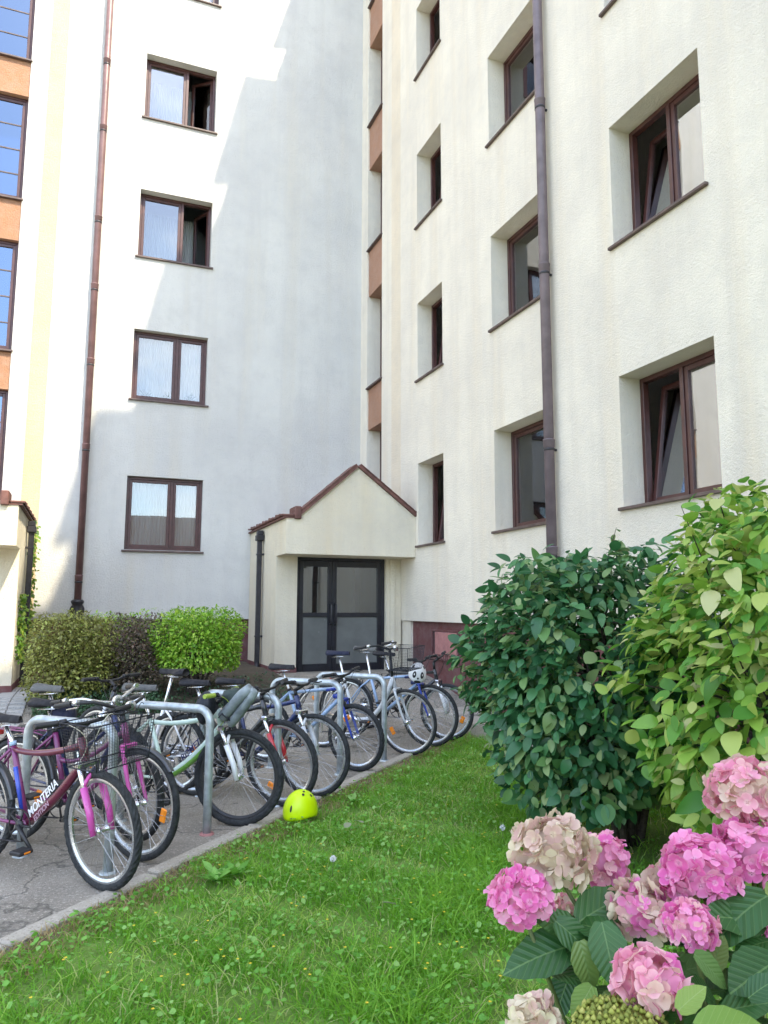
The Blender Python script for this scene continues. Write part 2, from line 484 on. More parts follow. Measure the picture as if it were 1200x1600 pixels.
    def lathe(self, prof, n=24, smooth=True, mat=None):
        """profile (r,z) about z"""
        vs = []; fs = []
        for r, z in prof:
            for k in range(n):
                a = 2 * math.pi * k / n
                vs.append(Vector((math.cos(a) * r, math.sin(a) * r, z)))
        if mat is not None:
            vs = [mat @ v for v in vs]
        for i in range(len(prof) - 1):
            for k in range(n):
                k2 = (k + 1) % n
                fs.append((i * n + k, i * n + k2, (i + 1) * n + k2, (i + 1) * n + k))
        return self.add(vs, fs, smooth)
    def mesh(self, name, mats=()):
        me = bpy.data.meshes.new(name)
        me.from_pydata(self.v, [], self.f)
        me.polygons.foreach_set('use_smooth', self.s)
        for m in mats:
            me.materials.append(MATS[m])
        me.update()
        return me

def link(name, me, parent=None, loc=None, mw=None, **props):
    o = bpy.data.objects.new(name, me)
    COL.objects.link(o)
    if parent is not None:
        o.parent = parent
    if mw is not None:
        o.matrix_basis = mw
    elif loc is not None:
        o.location = loc
    for k, v in props.items():
        o[k] = v
    return o

def ob(name, mb, mat, parent=None, loc=None, mw=None, **props):
    return link(name, mb.mesh(name, (mat,)), parent, loc, mw, **props)

def empty(name, loc, rot=(0, 0, 0), **props):
    o = link(name, None, None, loc, **props)
    o.rotation_euler = rot
    o.empty_display_size = .2
    return o

def np_mesh(name, verts, faces, mat, attrs=None, smooth=True, corners=None):
    """verts (n,3), faces (m,k) all with the same corner count"""
    me = bpy.data.meshes.new(name)
    verts = np.ascontiguousarray(verts, dtype=np.float32)
    faces = np.ascontiguousarray(faces, dtype=np.int32)
    me.vertices.add(len(verts)); me.vertices.foreach_set('co', verts.ravel())
    me.loops.add(faces.size); me.loops.foreach_set('vertex_index', faces.ravel())
    k = faces.shape[1]
    me.polygons.add(len(faces))
    me.polygons.foreach_set('loop_start', np.arange(0, faces.size, k, dtype=np.int32))
    me.polygons.foreach_set('loop_total', np.full(len(faces), k, dtype=np.int32))
    me.polygons.foreach_set('use_smooth', np.full(len(faces), smooth))
    for an, (typ, arr) in (attrs or {}).items():
        a = me.attributes.new(an, typ, 'POINT')
        arr = np.ascontiguousarray(arr, dtype=np.float32)
        a.data.foreach_set('value' if typ == 'FLOAT' else 'vector', arr.ravel())
    me.materials.append(MATS[mat])
    me.update(); me.validate()
    return me

def to_px(P):
    """world points (n,3) -> pixel x, y (1200x1600 frame) and depth"""
    d = np.asarray(P) - np.array(CAM_POS)
    z = d @ np.array(FWD)
    zz = np.maximum(z, 1e-3)
    return 600 + 1157 * (d @ np.array(RT)) / zz, 800 - 1157 * (d @ np.array(UP)) / zz, z

# ------------------------------------------------------------------ terrain
def sstep(a, b, t):
    t = np.clip((t - a) / (b - a), 0, 1)
    return t * t * (3 - 2 * t)
def gz(x, y):
    x = np.asarray(x, float); y = np.asarray(y, float)
    return .52 * sstep(8.1, 11.3, y) * (.68 + .32 * sstep(-.8, 2.5, x))
K0 = np.array([-.29, 4.03]); KD = np.array([.72, .694]); KN = np.array([-.694, .72])
KANG = math.atan2(KD[1], KD[0])
def kp(s, d):
    p = K0 + KD * s + KN * d
    return float(p[0]), float(p[1])

def sheet(name, s0, s1, d0, d1, ns, nd, mat, lift=0.0, rough=0.0, keep=None, **props):
    S, D = np.meshgrid(np.linspace(s0, s1, ns + 1), np.linspace(d0, d1, nd + 1), indexing='ij')
    X = K0[0] + KD[0] * S + KN[0] * D; Y = K0[1] + KD[1] * S + KN[1] * D
    Z = gz(X, Y) + lift
    if rough:
        Z = Z + rough * (np.sin(X * 3.1 + Y * 1.7) * .5 + np.sin(X * 1.3 - Y * 2.9) * .5)
    V = np.stack([X, Y, Z], -1).reshape(-1, 3)
    i, j = np.meshgrid(np.arange(ns), np.arange(nd), indexing='ij')
    a = (i * (nd + 1) + j).ravel(); b = a + nd + 1
    F = np.stack([a, b, b + 1, a + 1], -1)
    me = np_mesh(name, V, F, mat)
    return link(name, me, **props)

def rect_sheet(name, x0, x1, y0, y1, nx, ny, mat, lift=0.0, rough=0.0, **props):
    X, Y = np.meshgrid(np.linspace(x0, x1, nx + 1), np.linspace(y0, y1, ny + 1), indexing='ij')
    Z = gz(X, Y) + lift
    if rough:
        Z = Z + rough * (np.sin(X * 7.1 + Y * 3.7) + np.sin(X * 3.3 - Y * 8.9)) * .5
    V = np.stack([X, Y, Z], -1).reshape(-1, 3)
    i, j = np.meshgrid(np.arange(nx), np.arange(ny), indexing='ij')
    a = (i * (ny + 1) + j).ravel(); b = a + ny + 1
    F = np.stack([a, b, b + 1, a + 1], -1)
    return link(name, np_mesh(name, V, F, mat), **props)

# far ground under everything, then the asphalt yard, the lawn soil and the strips along the kerb
m = MB(); m.add([(-120, -120, -.35), (120, -120, -.35), (120, 120, -.35), (-120, 120, -.35)], [(0, 1, 2, 3)])
ob('ground', m, 'far_ground', kind='structure')
sheet('asphalt_yard', -16, 16, .055, 9, 64, 40, 'asphalt', kind='structure')
sheet('courtyard', -30, 16, 9.004, 36, 40, 30, 'courtyard', kind='structure')  # unseen yard paving, made pale to bounce warm sunlight onto the right wing
sheet('lawn', -9, 10, -14, -.055, 60, 50, 'turf', lift=-.012, rough=.012, kind='structure')
sheet('dry_verge', -3, 8, -.15, -.058, 60, 3, 'dry_soil', lift=-.004, kind='structure')
# kerb stones, each about a metre, laid end to end, slightly out of line
kerb = empty('kerb', (float(K0[0]), float(K0[1]), 0), kind='structure')
s = -3.0; i = 0
while s < 7.6:
    L = .99
    x, y = kp(s + L / 2, random.uniform(-.006, .006))
    mb = MB(); mb.bbox(-L / 2 + .005, L / 2 - .005, -.052, .052, -.2, .022 + random.uniform(-.006, .008), .011)
    zc = float(gz(x, y))
    x2, y2 = kp(s + L, 0); x1, y1 = kp(s, 0)
    pit = math.atan2(float(gz(x2, y2) - gz(x1, y1)), L)
    mw = Matrix.Translation((x - K0[0], y - K0[1], zc)) @ Matrix.Rotation(KANG + random.uniform(-.008, .008), 4, 'Z') @ Matrix.Rotation(-pit, 4, 'Y')
    ob('kerb_stone', mb, 'concrete', kerb, mw=mw)
    s += L + .012; i += 1
# planting bed before the back wall, its edging stones, and the paved path to the left porch
rect_sheet('planting_bed', -.55, 2.72, 9.62, 13.9, 30, 36, 'soil', lift=.05, rough=.012, kind='structure')
edge = empty('bed_edging', (0, 9.58, 0), kind='structure')
x = -.6
while x < 2.75:
    mb = MB(); mb.bbox(0.004, .496, -.04, .04, -.1, .085, .01)
    ob('edging_stone', mb, 'concrete', edge, loc=(x, random.uniform(-.004, .004), float(gz(x + .25, 9.58))))
    x += .5
path = empty('paved_path', (-.9, 10.5, 0), kind='structure')
pm = MB(); pm.bbox(-.096, .096, -.096, .096, -.05, .018, .006); pme = pm.mesh('paver', ('paver',))
for i in range(8):
    for j in range(14):
        px_, py_ = -2.15 + i * .2, 9.75 + j * .2
        link('paver', pme, path, loc=(px_ + .9, py_ - 10.5, float(gz(px_, py_)) + random.uniform(0, .006)))
# concrete apron along the right wall
rect = MB()
for a in range(9):
    y0 = 3.0 + a * .96
    rect = MB(); rect.bbox(4.45, 5.06, y0 + .004, y0 + .95, -.1, float(.16 * sstep(6.5, 9.0, y0 + .5)) + .03, .012)
    if a == 0:
        apron = empty('apron', (4.75, 7, 0), kind='structure')
    o = ob('apron_slab', rect, 'concrete', apron, loc=(-4.75, -7, 0))

# ------------------------------------------------------------------ buildings
def wall_mesh(u0, u1, z0, z1, holes):
    """face in local xz plane at y=0 looking to -y, with openings; holes: (u0,u1,z0,z1,depth)"""
    us = sorted(set([u0, u1] + [h[0] for h in holes] + [h[1] for h in holes]))
    zs = sorted(set([z0, z1] + [h[2] for h in holes] + [h[3] for h in holes]))
    mb = MB()
    for a, b in zip(us, us[1:]):
        for c, d in zip(zs, zs[1:]):
            mu, mz = (a + b) / 2, (c + d) / 2
            if any(h[0] < mu < h[1] and h[2] < mz < h[3] for h in holes):
                continue
            mb.add([(a, 0, c), (b, 0, c), (b, 0, d), (a, 0, d)], [(0, 1, 2, 3)])
    for a, b, c, d, y in holes:
        mb.add([(a, 0, c), (a, 0, d), (a, y, d), (a, y, c)], [(0, 1, 2, 3)])
        mb.add([(b, 0, c), (b, y, c), (b, y, d), (b, 0, d)], [(0, 1, 2, 3)])
        mb.add([(a, 0, d), (b, 0, d), (b, y, d), (a, y, d)], [(0, 1, 2, 3)])
        mb.add([(a, 0, c), (a, y, c), (b, y, c), (b, 0, c)], [(0, 1, 2, 3)])
    return mb

def ring(mb, a, b, c, d, w, y0, y1):
    mb.bbox(a, a + w, y0, y1, c, d, .004)
    mb.bbox(b - w, b, y0, y1, c, d, .004)
    mb.bbox(a + w, b - w, y0, y1, c, c + w, .004)
    mb.bbox(a + w, b - w, y0, y1, d - w, d, .004)

def pleats(W, H, n=26, amp=.018, top=0.0):
    vs = []; fs = []
    N = n * 4
    for i in range(N + 1):
        x = W * i / N
        y = amp * math.sin(i / 4 * 2 * math.pi + .6 * math.sin(i * .37)) * (1 + .4 * math.sin(i * .21))
        vs += [(x, y * 1.2, 0), (x, y, H)]
    for i in range(N):
        fs.append((2 * i, 2 * i + 2, 2 * i + 3, 2 * i + 1))
    mb = MB(); mb.add(vs, fs, True)
    return mb

def window(parent, u0, u1, z0, z1, depth, sashes, curtain='curtain', cfrac=(0, 1), bars=0, glass='glass', frame='brown_frame', sill=True, cheight=1.0, cy=.17, flatc=False):
    W, H = u1 - u0, z1 - z0
    fw = .05
    mb = MB(); ring(mb, 0, W, 0, H, fw, 0, .075)
    edges = [fw]
    for fr, st in sashes[:-1]:
        edges.append(fw + (W - 2 * fw) * fr)
    edges.append(W - fw)
    for e in edges[1:-1]:
        mb.bbox(e - .025, e + .025, -.004, .073, fw, H - fw, .004)
    root = ob('window', mb, frame, parent, loc=(u0, depth, z0))
    for i, (fr, st) in enumerate(sashes):
        a, b = edges[i] + (.0255 if i else .001), edges[i + 1] - (.0255 if i < len(sashes) - 1 else .001)
        c, d = fw + .001, H - fw - .001
        sw = .05
        w, h = b - a, d - c
        mw = Matrix.Translation((a, .012, c))
        if st == 'tilt':
            mw = mw @ Matrix.Translation((0, .045, 0)) @ Matrix.Rotation(R(-8.5), 4, 'X')
        elif st == 'open':
            mw = mw @ Matrix.Translation((w, .05, 0)) @ Matrix.Rotation(R(-62), 4, 'Z') @ Matrix.Translation((-w, 0, 0))
        elif st == 'ajar':
            mw = mw @ Matrix.Translation((w, .05, 0)) @ Matrix.Rotation(R(-38), 4, 'Z') @ Matrix.Translation((-w, 0, 0))
        mb = MB(); ring(mb, 0, w, 0, h, sw, 0, .055)
        ob('sash', mb, frame, root, mw=mw)
        hb = bars
        mb = MB(); mb.box(sw - .004, w - sw + .004, .022, .030, sw - .004, h - sw + .004)
        ob('pane', mb, glass, root, mw=mw)
        for q in range(hb):
            zq = h * (q + 1) / (hb + 1)
            mb = MB(); mb.bbox(sw, w - sw, .012, .02, zq - .012, zq + .012, .003)
            ob('glazing_bar', mb, 'brown_sill', root, mw=mw)
        if st == 'tilt':
            mb = MB(); mb.bbox(w - .035, w - .015, -.03, -.002, h * .42, h * .42 + .10, .004)
            ob('handle', mb, 'black_plastic', root, mw=mw @ Matrix.Translation((0, .085, 0)))
    if sill:
        mb = MB()
        sl = Matrix.Translation((0, 0, -.002)) @ Matrix.Rotation(R(4), 4, 'X')
        mb.bbox(.002, W - .002, -depth + .001, .01, -.002, .012, .003, mat=sl)
        mb.bbox(-.045, W + .045, -depth - .045, -depth - .002, -.040, -.008, .004)
        ob('sill', mb, 'brown_sill', root)
    if curtain:
        cw = W * (cfrac[1] - cfrac[0])
        mb = pleats(cw - .1, (H - .12) * cheight, max(6, int(cw * 18)))
        if flatc:
            mb = MB(); mb.box(0, cw - .1, 0, .003, 0, (H - .12) * (.82 if z0 > 5 and z0 < 8 else .97))
        ob('reflection_sheet' if flatc else 'curtain', mb, curtain, root, loc=(W * cfrac[0] + .05, cy, .06 + (H - .12) * (1 - cheight)))
    return root

def downpipe(parent, u, z0, z1, r=.055, off=.09, mat='brown_pipe', joints=()):
    mb = MB(); mb.tube([(0, 0, z0), (0, 0, (z0 + z1) / 2), (0, 0, z1)], r, 16)
    p = ob('downpipe', mb, mat, parent, loc=(u, -off, 0))
    for z in joints:
        mb = MB(); mb.lathe([(r, z - .045), (r + .007, z - .04), (r + .007, z + .03), (r + .011, z + .034), (r + .011, z + .046), (r, z + .05)], 16)
        ob('pipe_collar', mb, mat, p)
        mb = MB(); mb.bbox(-.012, .012, 0, off + .01, z - .085, z - .06, .003)
        mb.lathe([(r + .001, z - .088), (r + .006, z - .086), (r + .006, z - .060), (r + .001, z - .058)], 16)
        ob('pipe_bracket', mb, 'dark_iron', p)
    return p

FL = [(2.57, 3.90), (5.33, 6.65), (8.07, 9.40), (10.88, 12.21), (13.66, 14.99), (16.1, 17.2)]
# ---- back wing
BY = 13.87
bw = empty('apartment_building', (0, BY, 0), label='cream rendered apartment wing closing the yard, its upper left part in sunlight', category='building')
holes = []
WB = (.56, 1.90)
for z0, z1 in FL[:5]:
    holes.append((WB[0], WB[1], z0, z1, .17))
    holes.append((-6.4, -5.1, z0, z1, .17))
ST = (-3.25, -1.43)
holes.append((ST[0], ST[1], 3.15, 17.6, .20))
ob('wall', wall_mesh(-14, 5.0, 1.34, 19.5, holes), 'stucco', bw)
mb = MB(); mb.box(-14, 5.0, .07, .12, -.3, 1.345); mb.box(-14, 5.0, .001, .13, 1.335, 1.3385)
ob('plinth', mb, 'plinth_red', bw)
mb = MB()
mb.add([(-14, 0, -.3), (-14, 11, -.3), (5, 11, -.3), (5, .2, -.3), (-14, 0, 19.5), (-14, 11, 19.5), (5, 11, 19.5), (5, .0, 19.5)], [(0, 4, 5, 1), (1, 5, 6, 2), (2, 6, 7, 3), (4, 7, 6, 5)])
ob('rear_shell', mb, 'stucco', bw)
mb = MB(); mb.prism([(-.45, 19.52), (11.4, 19.52), (5.5, 23)], -14.4, 5.0, 'x')
ob('roof', mb, 'roof_tile', bw)
mb = MB(); mb.box(-1.13, -.84, -.003, .02, 1.36, 19.4)
ob('painted_stripe', mb, 'stucco_stripe', bw)
window(bw, *WB, *FL[0], .09, [(.6, 'fixed'), (1, 'fixed')])
window(bw, *WB, *FL[1], .13, [(.6, 'fixed'), (1, 'fixed')])
window(bw, *WB, *FL[2], .17, [(.6, 'fixed'), (1, 'open')], cy=.62)
window(bw, *WB, *FL[3], .17, [(.6, 'fixed'), (1, 'ajar')], cy=.55)
window(bw, *WB, *FL[4], .17, [(.6, 'fixed'), (1, 'fixed')])
for z0, z1 in FL[:5]:
    window(bw, -6.4, -5.1, z0, z1, .17, [(.6, 'fixed'), (1, 'fixed')])
# stair column: windows between orange spandrels
def stair(parent, u0, u1, spans, zb, zt, ydep, bars, w_y, smat='spandrel_orange'):
    for a, b in spans:
        mb = MB(); mb.box(u0 + .002, u1 - .002, .03, ydep + .02, a, b)
        sp = ob('spandrel', mb, smat, parent)
        mb = MB(); mb.bbox(u0 + .003, u1 + .02, -.035, ydep + .02, b + .002, b + .035, .004)
        ob('coping', mb, 'brown_sill', sp)
    zs = [zb] + [v for ab in spans for v in (ab[0], ab[1] + .037)] + [zt]
    for c, d in zip(zs[0::2], zs[1::2]):
        window(parent, u0 + .003, u1 - .003, c + .003, d - .003, w_y, [(1, 'fixed')] if u1 - u0 < 1.2 else [(.5, 'fixed'), (1, 'fixed')], None, bars=bars, glass='glass_stair', sill=False)
stair(bw, ST[0], ST[1], [(5.27, 5.93), (7.98, 8.72), (10.75, 11.42), (13.5, 14.2)], 3.15, 17.6, .2, 3, .12)
downpipe(bw, -.15, 1.66, 19.4, .058, .09, joints=[2.05, 4.35, 5.9, 7.3, 8.6, 10.4, 11.75, 13.4, 15.5])
# cast-iron rainwater shoe under the pipe
mb = MB(); mb.lathe([(.001, 1.68), (.075, 1.68), (.105, 1.66), (.105, 1.63), (.085, 1.60), (.08, 1.55), (.082, 1.43), (.10, 1.40), (.10, 1.36), (.07, 1.34), (.07, .3)], 16)
mb.lathe([(.115, -.06), (.12, -.02), (.12, .03), (.10, .06), (.001, .07)], 20, mat=Matrix.Translation((0, 0, 1.50)) @ Matrix.Rotation(R(90), 4, 'X'))
ob('rainwater_shoe', mb, 'dark_iron', bw, loc=(-.15, -.10, 0))

# ---- right wing; local x runs from the corner towards the viewer
rw = empty('apartment_building', (5.0, BY, 0), (0, 0, R(-90)), label='cream rendered apartment wing running towards the viewer on the right', category='building')
cols = [(2.83, 3.78, 'tilt1'), (5.32, 6.55, 'one'), (7.87, 9.13, 'two'), (11.2, 12.5, 'two'), (14.2, 15.5, 'two'), (18.5, 19.8, 'two'), (21.8, 23.1, 'two')]
RFL = [(2.57, 3.93), (5.36, 6.71), (8.10, 9.45), (10.92, 12.27), (13.70, 15.05)]
holes = []
for u0, u1, k in cols:
    for z0, z1 in RFL:
        holes.append((u0, u1, z0, z1, .27))
holes.append((.37, 1.17, 3.7, 16.9, .30))
ob('wall', wall_mesh(0, 24.5, 1.34, 17.9, holes), 'stucco_bounce_warm', rw)
mb = MB(); mb.box(2.45, 24.5, .07, .12, -.3, 1.345); mb.box(2.2, 24.5, .001, .13, 1.335, 1.3385)
ob('plinth', mb, 'plinth_red', rw)
mb = MB(); mb.box(2.0, 2.449, .03, .125, -.3, 1.338); ob('pier', mb, 'stucco_bounce_warm', rw)
mb = MB()
mb.add([(0, 0, -.3), (0, 11, -.3), (24.5, 11, -.3), (24.5, 0, -.3), (0, 0, 17.9), (0, 11, 17.9), (24.5, 11, 17.9), (24.5, 0, 17.9)], [(1, 2, 6, 5), (2, 3, 7, 6), (0, 1, 5, 4)])
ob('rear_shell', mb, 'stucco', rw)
mb = MB(); mb.prism([(.25, 17.9), (11.2, 17.9), (5.6, 21.2)], 0.0, 24.7, 'x')
ob('roof', mb, 'roof_tile', rw)
for k, (u0, u1, kind) in enumerate(cols):
    for q, (z0, z1) in enumerate(RFL):
        if kind == 'tilt1':
            window(rw, u0, u1, z0, z1, .265, [(1, 'tilt')], 'curtain', cy=.30)
        elif kind == 'one':
            window(rw, u0, u1, z0, z1, .265, [(1, 'fixed')], 'blind_reflection_cream' if q == 0 else 'curtain', cheight=.33 if q == 0 else 1, cfrac=(0, 1) if q == 0 else (0, .4))
        else:
            window(rw, u0, u1, z0, z1, .265, [(.46, 'tilt' if k == 2 else 'fixed'), (1, 'fixed')], 'blind_reflection_cream', cfrac=(.47, 1), cheight=1, cy=.085, flatc=True, glass='glass_double')  # cream sheet behind the pane paints in the sunlit back wall's reflection
stair(rw, .37, 1.17, [(5.05, 5.87), (7.83, 8.78), (10.6, 11.53), (13.4, 14.3)], 3.7, 16.9, .3, 3, .28, 'spandrel_brown')
mb = MB(); mb.box(1.67, 2.10, -.003, .02, 3.2, 17.8)
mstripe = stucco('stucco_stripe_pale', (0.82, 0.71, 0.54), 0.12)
ob('painted_stripe', mb, 'stucco_stripe_pale', rw)
downpipe(rw, 6.74, .2, 17.8, .06, .10, 'mauve_pipe', joints=[2.2, 3.45, 5.6, 7.75, 9.3, 11.4, 13.5])
# gable-fronted dormers along the eaves
for pk in (8.30, 5.55, 2.95, .3, -2.4, -5.1, -7.8):
    u = BY - pk
    prof = [(u - 1.42, 17.95), (u - .14, 19.62), (u + .16, 19.55), (u + 1.17, 18.86), (u + .50, 18.04), (u + .70, 17.95), (u + .70, 17.89), (u - 1.42, 17.89)]
    mb = MB(); mb.prism(prof, 0.0, .10, 'y')
    d = ob('dormer', mb, 'stucco', rw)
mb = MB(); mb.prism([(2.2, 17.9), (2.2, 19.1), (3.35, 19.12), (4.30, 18.86), (3.66, 18.06), (4.08, 17.98), (4.08, 17.9)], 0, .1, 'y')
ob('dormer', mb, 'stucco', rw)
mb = MB(); mb.box(0, 2.195, 0, .1, 17.9, 20.5)
ob('parapet', mb, 'stucco', rw)
# cellar hatch in the plinth: frame, shutters, grille
ht = MB(); ring(ht, 3.22, 4.12, .76, 1.22, .03, .035, .075)
hatch = ob('cellar_hatch', ht, 'plinth_red', rw)
paint('hatch_red', (0.38, 0.17, 0.16), .6)
for a, b in ((3.36, 3.68), (3.69, 4.08)):
    mb = MB(); mb.bbox(a, b, .03, .062, .845, 1.185, .005)
    ob('shutter', mb, 'hatch_red', hatch)
for q in range(11):
    mb = MB(); mb.bbox(3.27 + q * .075, 3.295 + q * .075, .045, .065, .79, .845, .003)
    ob('grille_bar', mb, 'hatch_red', hatch)
mb = MB(); mb.box(3.25, 4.09, .066, .069, .785, 1.19)  # dark sheet painted in as the shade of the hatch recess
ob('recess_shade', mb, 'dark_iron', hatch)

# ---- entrance porches
def porch(ox, sg, zg, label):
    root = empty('entrance_porch', (ox, 11.15, zg), label=label, category='porch')
    X = lambda v: sg * v
    def P(name, mb, mat, parent=None, **k):
        for i, v in enumerate(mb.v):
            mb.v[i] = (sg * v[0], v[1], v[2] - zg)
        if sg < 0:
            mb.f = [tuple(reversed(f)) for f in mb.f]
        return ob(name, mb, mat, parent or root, **k)
    mb = MB(); mb.prism([(0, 2.38), (2.185, 2.38), (2.185, 3.05), (1.17, 3.81), (.21, 2.97), (0, 2.93)], 0, .26, 'y'); mb.box(0, 2.185, .2605, 2.715, 2.38, 2.93)
    P('canopy', mb, 'stucco_cream')
    mb = MB(); mb.box(0.0, .355, .62, 2.715, .1, 2.3795); P('pier', mb, 'stucco_cream')
    mb = MB(); mb.box(1.915, 2.186, .62, 2.715, .1, 2.3795); P('pier', mb, 'stucco_cream')
    mb = MB(); mb.box(1.98, 2.06, .585, .618, zg, 2.37); P('wall_strip', mb, 'stucco_cream')
    mb = MB(); mb.box(-.012, .36, .60, 2.7, zg - .1, zg + .10); P('base', mb, 'plinth_red')
    # roof: two slopes with a tiled verge, and the low tiled strip on the outer side
    for a, b in (((1.17, 3.81), (2.21, 3.03)), ((1.17, 3.81), (.16, 2.925))):
        dx, dz = b[0] - a[0], b[1] - a[1]
        L = math.hypot(dx, dz); nx, nz = -dz / L, dx / L
        if nz < 0: nx, nz = -nx, -nz
        mb = MB(); mb.prism([(a[0] + nx * .004, a[1] + nz * .004), (b[0] + nx * .004, b[1] + nz * .004), (b[0] + nx * .05, b[1] + nz * .05), (a[0] + nx * .05, a[1] + nz * .05)], -.05, .30, 'y')
        rf = P('roof', mb, 'roof_tile')
        n = int(L / .16)
        for q in range(n):
            t0, t1 = q / n, (q + 1.12) / n
            p0 = (a[0] + dx * t0, a[1] + dz * t0); p1 = (a[0] + dx * min(1, t1), a[1] + dz * min(1, t1))
            mb = MB(); mb.prism([(p0[0] + nx * .052, p0[1] + nz * .052), (p1[0] + nx * .058, p1[1] + nz * .058), (p1[0] + nx * .070, p1[1] + nz * .070), (p0[0] + nx * .066, p0[1] + nz * .066)], -.06, .33, 'y')
            P('roof_tile', mb, 'roof_tile', rf)
    mb = MB(); mb.bbox(.12, .225, -.065, .30, 2.92, 3.12, .012); P('verge_end', mb, 'roof_tile')
    mb = MB(); mb.box(-.05, .115, -.02, 2.71, 2.934, 2.955); mb.box(.115, 2.18, .31, 2.71, 2.934, 2.955); lr = P('low_roof', mb, 'roof_tile')
    q = 0; y = -.035
    while y < 2.6:
        mb = MB(); mb.bbox(-.075, .11, y, y + .26, 2.958, 2.99 + .012 * (q % 2), .008, mat=Matrix.Translation((0, y, 2.97)) @ Matrix.Rotation(R(6), 4, 'X') @ Matrix.Translation((0, -y, -2.97)))
        P('roof_tile', mb, 'roof_tile', lr)
        y += .24; q += 1
    # double glazed door: narrow left leaf, wide right leaf
    def leaf(a, b, z0, z1, nm='door'):
        mb = MB(); w = .075
        mb.bbox(a, a + w, .70, .76, z0, z1, .005); mb.bbox(b - w, b, .70, .76, z0, z1, .005)
        for c, d in ((z0, z0 + .12), (z0 + .88, z0 + .95), (z1 - .10, z1)):
            mb.bbox(a + w, b - w, .70, .76, c, d, .004)
        dr = P(nm, mb, 'door_black')
        for c, d in ((z0 + .12, z0 + .88), (z0 + .95, z1 - .10)):
            mb = MB(); mb.box(a + w - .003, b - w + .003, .725, .735, c - .003, d + .003)
            P('pane', mb, 'glass_door' if c > z0 + .5 else 'glass_pale_reflection', dr)
        return dr
    mb = MB()
    mb.bbox(.357, .405, .69, .78, zg, 2.378, .005); mb.bbox(1.865, 1.913, .69, .78, zg, 2.378, .005); mb.bbox(.405, 1.865, .69, .78, 2.33, 2.378, .005)
    P('door_frame', mb, 'door_black')
    d1 = leaf(.408, .98, zg + .02, 2.327); d2 = leaf(.985, 1.862, zg + .02, 2.327)
    for dr, hx in ((d1, .945), (d2, 1.03)):
        mb = MB(); zc = zg + .95
        mb.tube([(hx, .70, zc - .17), (hx, .64, zc - .165), (hx, .62, zc - .14), (hx, .62, zc + .14), (hx, .64, zc + .165), (hx, .70, zc + .17)], .014, 8)
        P('door_handle', mb, 'dark_iron', dr)
    mb = MB(); mb.bbox(.25, 2.0, .40, .72, zg - .08, zg + .018, .01); P('threshold', mb, 'concrete')
    mb = MB(); mb.box(.36, 1.91, 2.2, 2.25, .3, 2.37); P('inner_wall', mb, 'stucco')
    mb = MB(); mb.box(1.70, 1.80, 1.6, 1.7, zg, 2.37); P('inner_post', mb, 'door_black')
    # rainwater head and square downpipe on the outer side
    mb = MB(); mb.bbox(-.115, -.035, 1.52, 1.60, zg + .10, 2.72, .008)
    mb.bbox(-.14, -.01, 1.48, 1.64, 2.70, 2.80, .01); mb.bbox(-.125, -.02, 1.5, 1.62, 2.80, 2.88, .01)
    dp = P('downpipe', mb, 'dark_iron')
    mb = MB(); mb.tube([(-.075, 1.56, zg + .14), (-.08, 1.53, zg + .05), (-.10, 1.45, zg + .0), (-.16, 1.30, zg - .03)], .042, 8); P('pipe_elbow', mb, 'dark_iron', dp)
    for z in (zg + .55, 2.45):
        mb = MB(); mb.bbox(-.124, .01, 1.515, 1.605, z, z + .03, .003); P('pipe_bracket', mb, 'dark_iron', dp)
    return root
porch(2.81, 1, .50, 'small gabled entrance porch with black glazed double doors in the corner')
porch(-.93, -1, .36, 'sunlit entrance porch with climbing plant at the left edge')

# ---- the building across the yard, behind the viewer (seen only in the panes), set far and low to open more sky light
ow = empty('apartment_building', (6, -36, 0), (0, 0, R(180)), label='low red-roofed house across the yard, mirrored in the lower window', category='building')
holes = []
for k in range(7):
    for z0 in (1.0, 3.9):
        holes.append((-3 + k * 4.2, -1.5 + k * 4.2, z0, z0 + 1.4, .15))
ob('wall', wall_mesh(-6, 32, -.3, 6.2, holes), 'stucco', ow)
for h in holes:
    window(ow, h[0], h[1], h[2], h[3], .12, [(.5, 'fixed'), (1, 'fixed')], None, sill=False, glass='glass_stair')
mb = MB(); mb.prism([(-.5, 6.2), (9.5, 6.2), (4.5, 9.6)], -6.4, 32.4, 'x'); ob('roof', mb, 'roof_tile', ow)

# ------------------------------------------------------------------ bike racks
def rack(s, d, w, label, h=.84):
    x, y = kp(s, d)
    e = empty('bike_rack', (x, y, float(gz(x, y))), (0, 0, math.atan2(KN[1], KN[0])), label=label, category='bike rack', group='hoop racks along the kerb')
    rc = .10; pts = [(0, 0, -.05), (0, 0, .3), (0, 0, h - rc)]
    for k in range(1, 7):
        a = math.pi / 2 * k / 6
        pts.append((rc - rc * math.cos(a), 0, h - rc + rc * math.sin(a)))
    for k in range(0, 7):
        a = math.pi / 2 * k / 6
        pts.append((w - rc + rc * math.sin(a), 0, h - rc + rc * math.cos(a)))
    pts += [(w, 0, .3), (w, 0, -.05)]
    mb = MB(); mb.tube(pts, .029, 14); ob('hoop', mb, 'galvanised', e)
    for xx in (0, w):
        mb = MB(); mb.lathe([(.001, .012), (.045, .012), (.052, .002), (.052, -.02)], 14)
        ob('foot_collar', mb, 'hatch_red' if (abs(s - 1.78) < .01 and xx == 0) else 'galvanised', e, loc=(xx, 0, 0))
    return e
rack(.93, .27, .72, 'grey steel hoop rack behind the maroon bicycle, nearest the viewer')
rack(1.78, .21, .78, 'grey steel hoop rack standing in front of the mint green bicycle')
rack(2.62, .18, .74, 'grey steel hoop rack between the red-forked and the mint green bicycle')
rack(3.80, .24, .76, 'grey steel hoop rack by the blue-forked bicycle, fourth from the left')
rack(4.55, .12, .80, 'grey steel hoop rack at the silver step-through bicycle, farthest back')

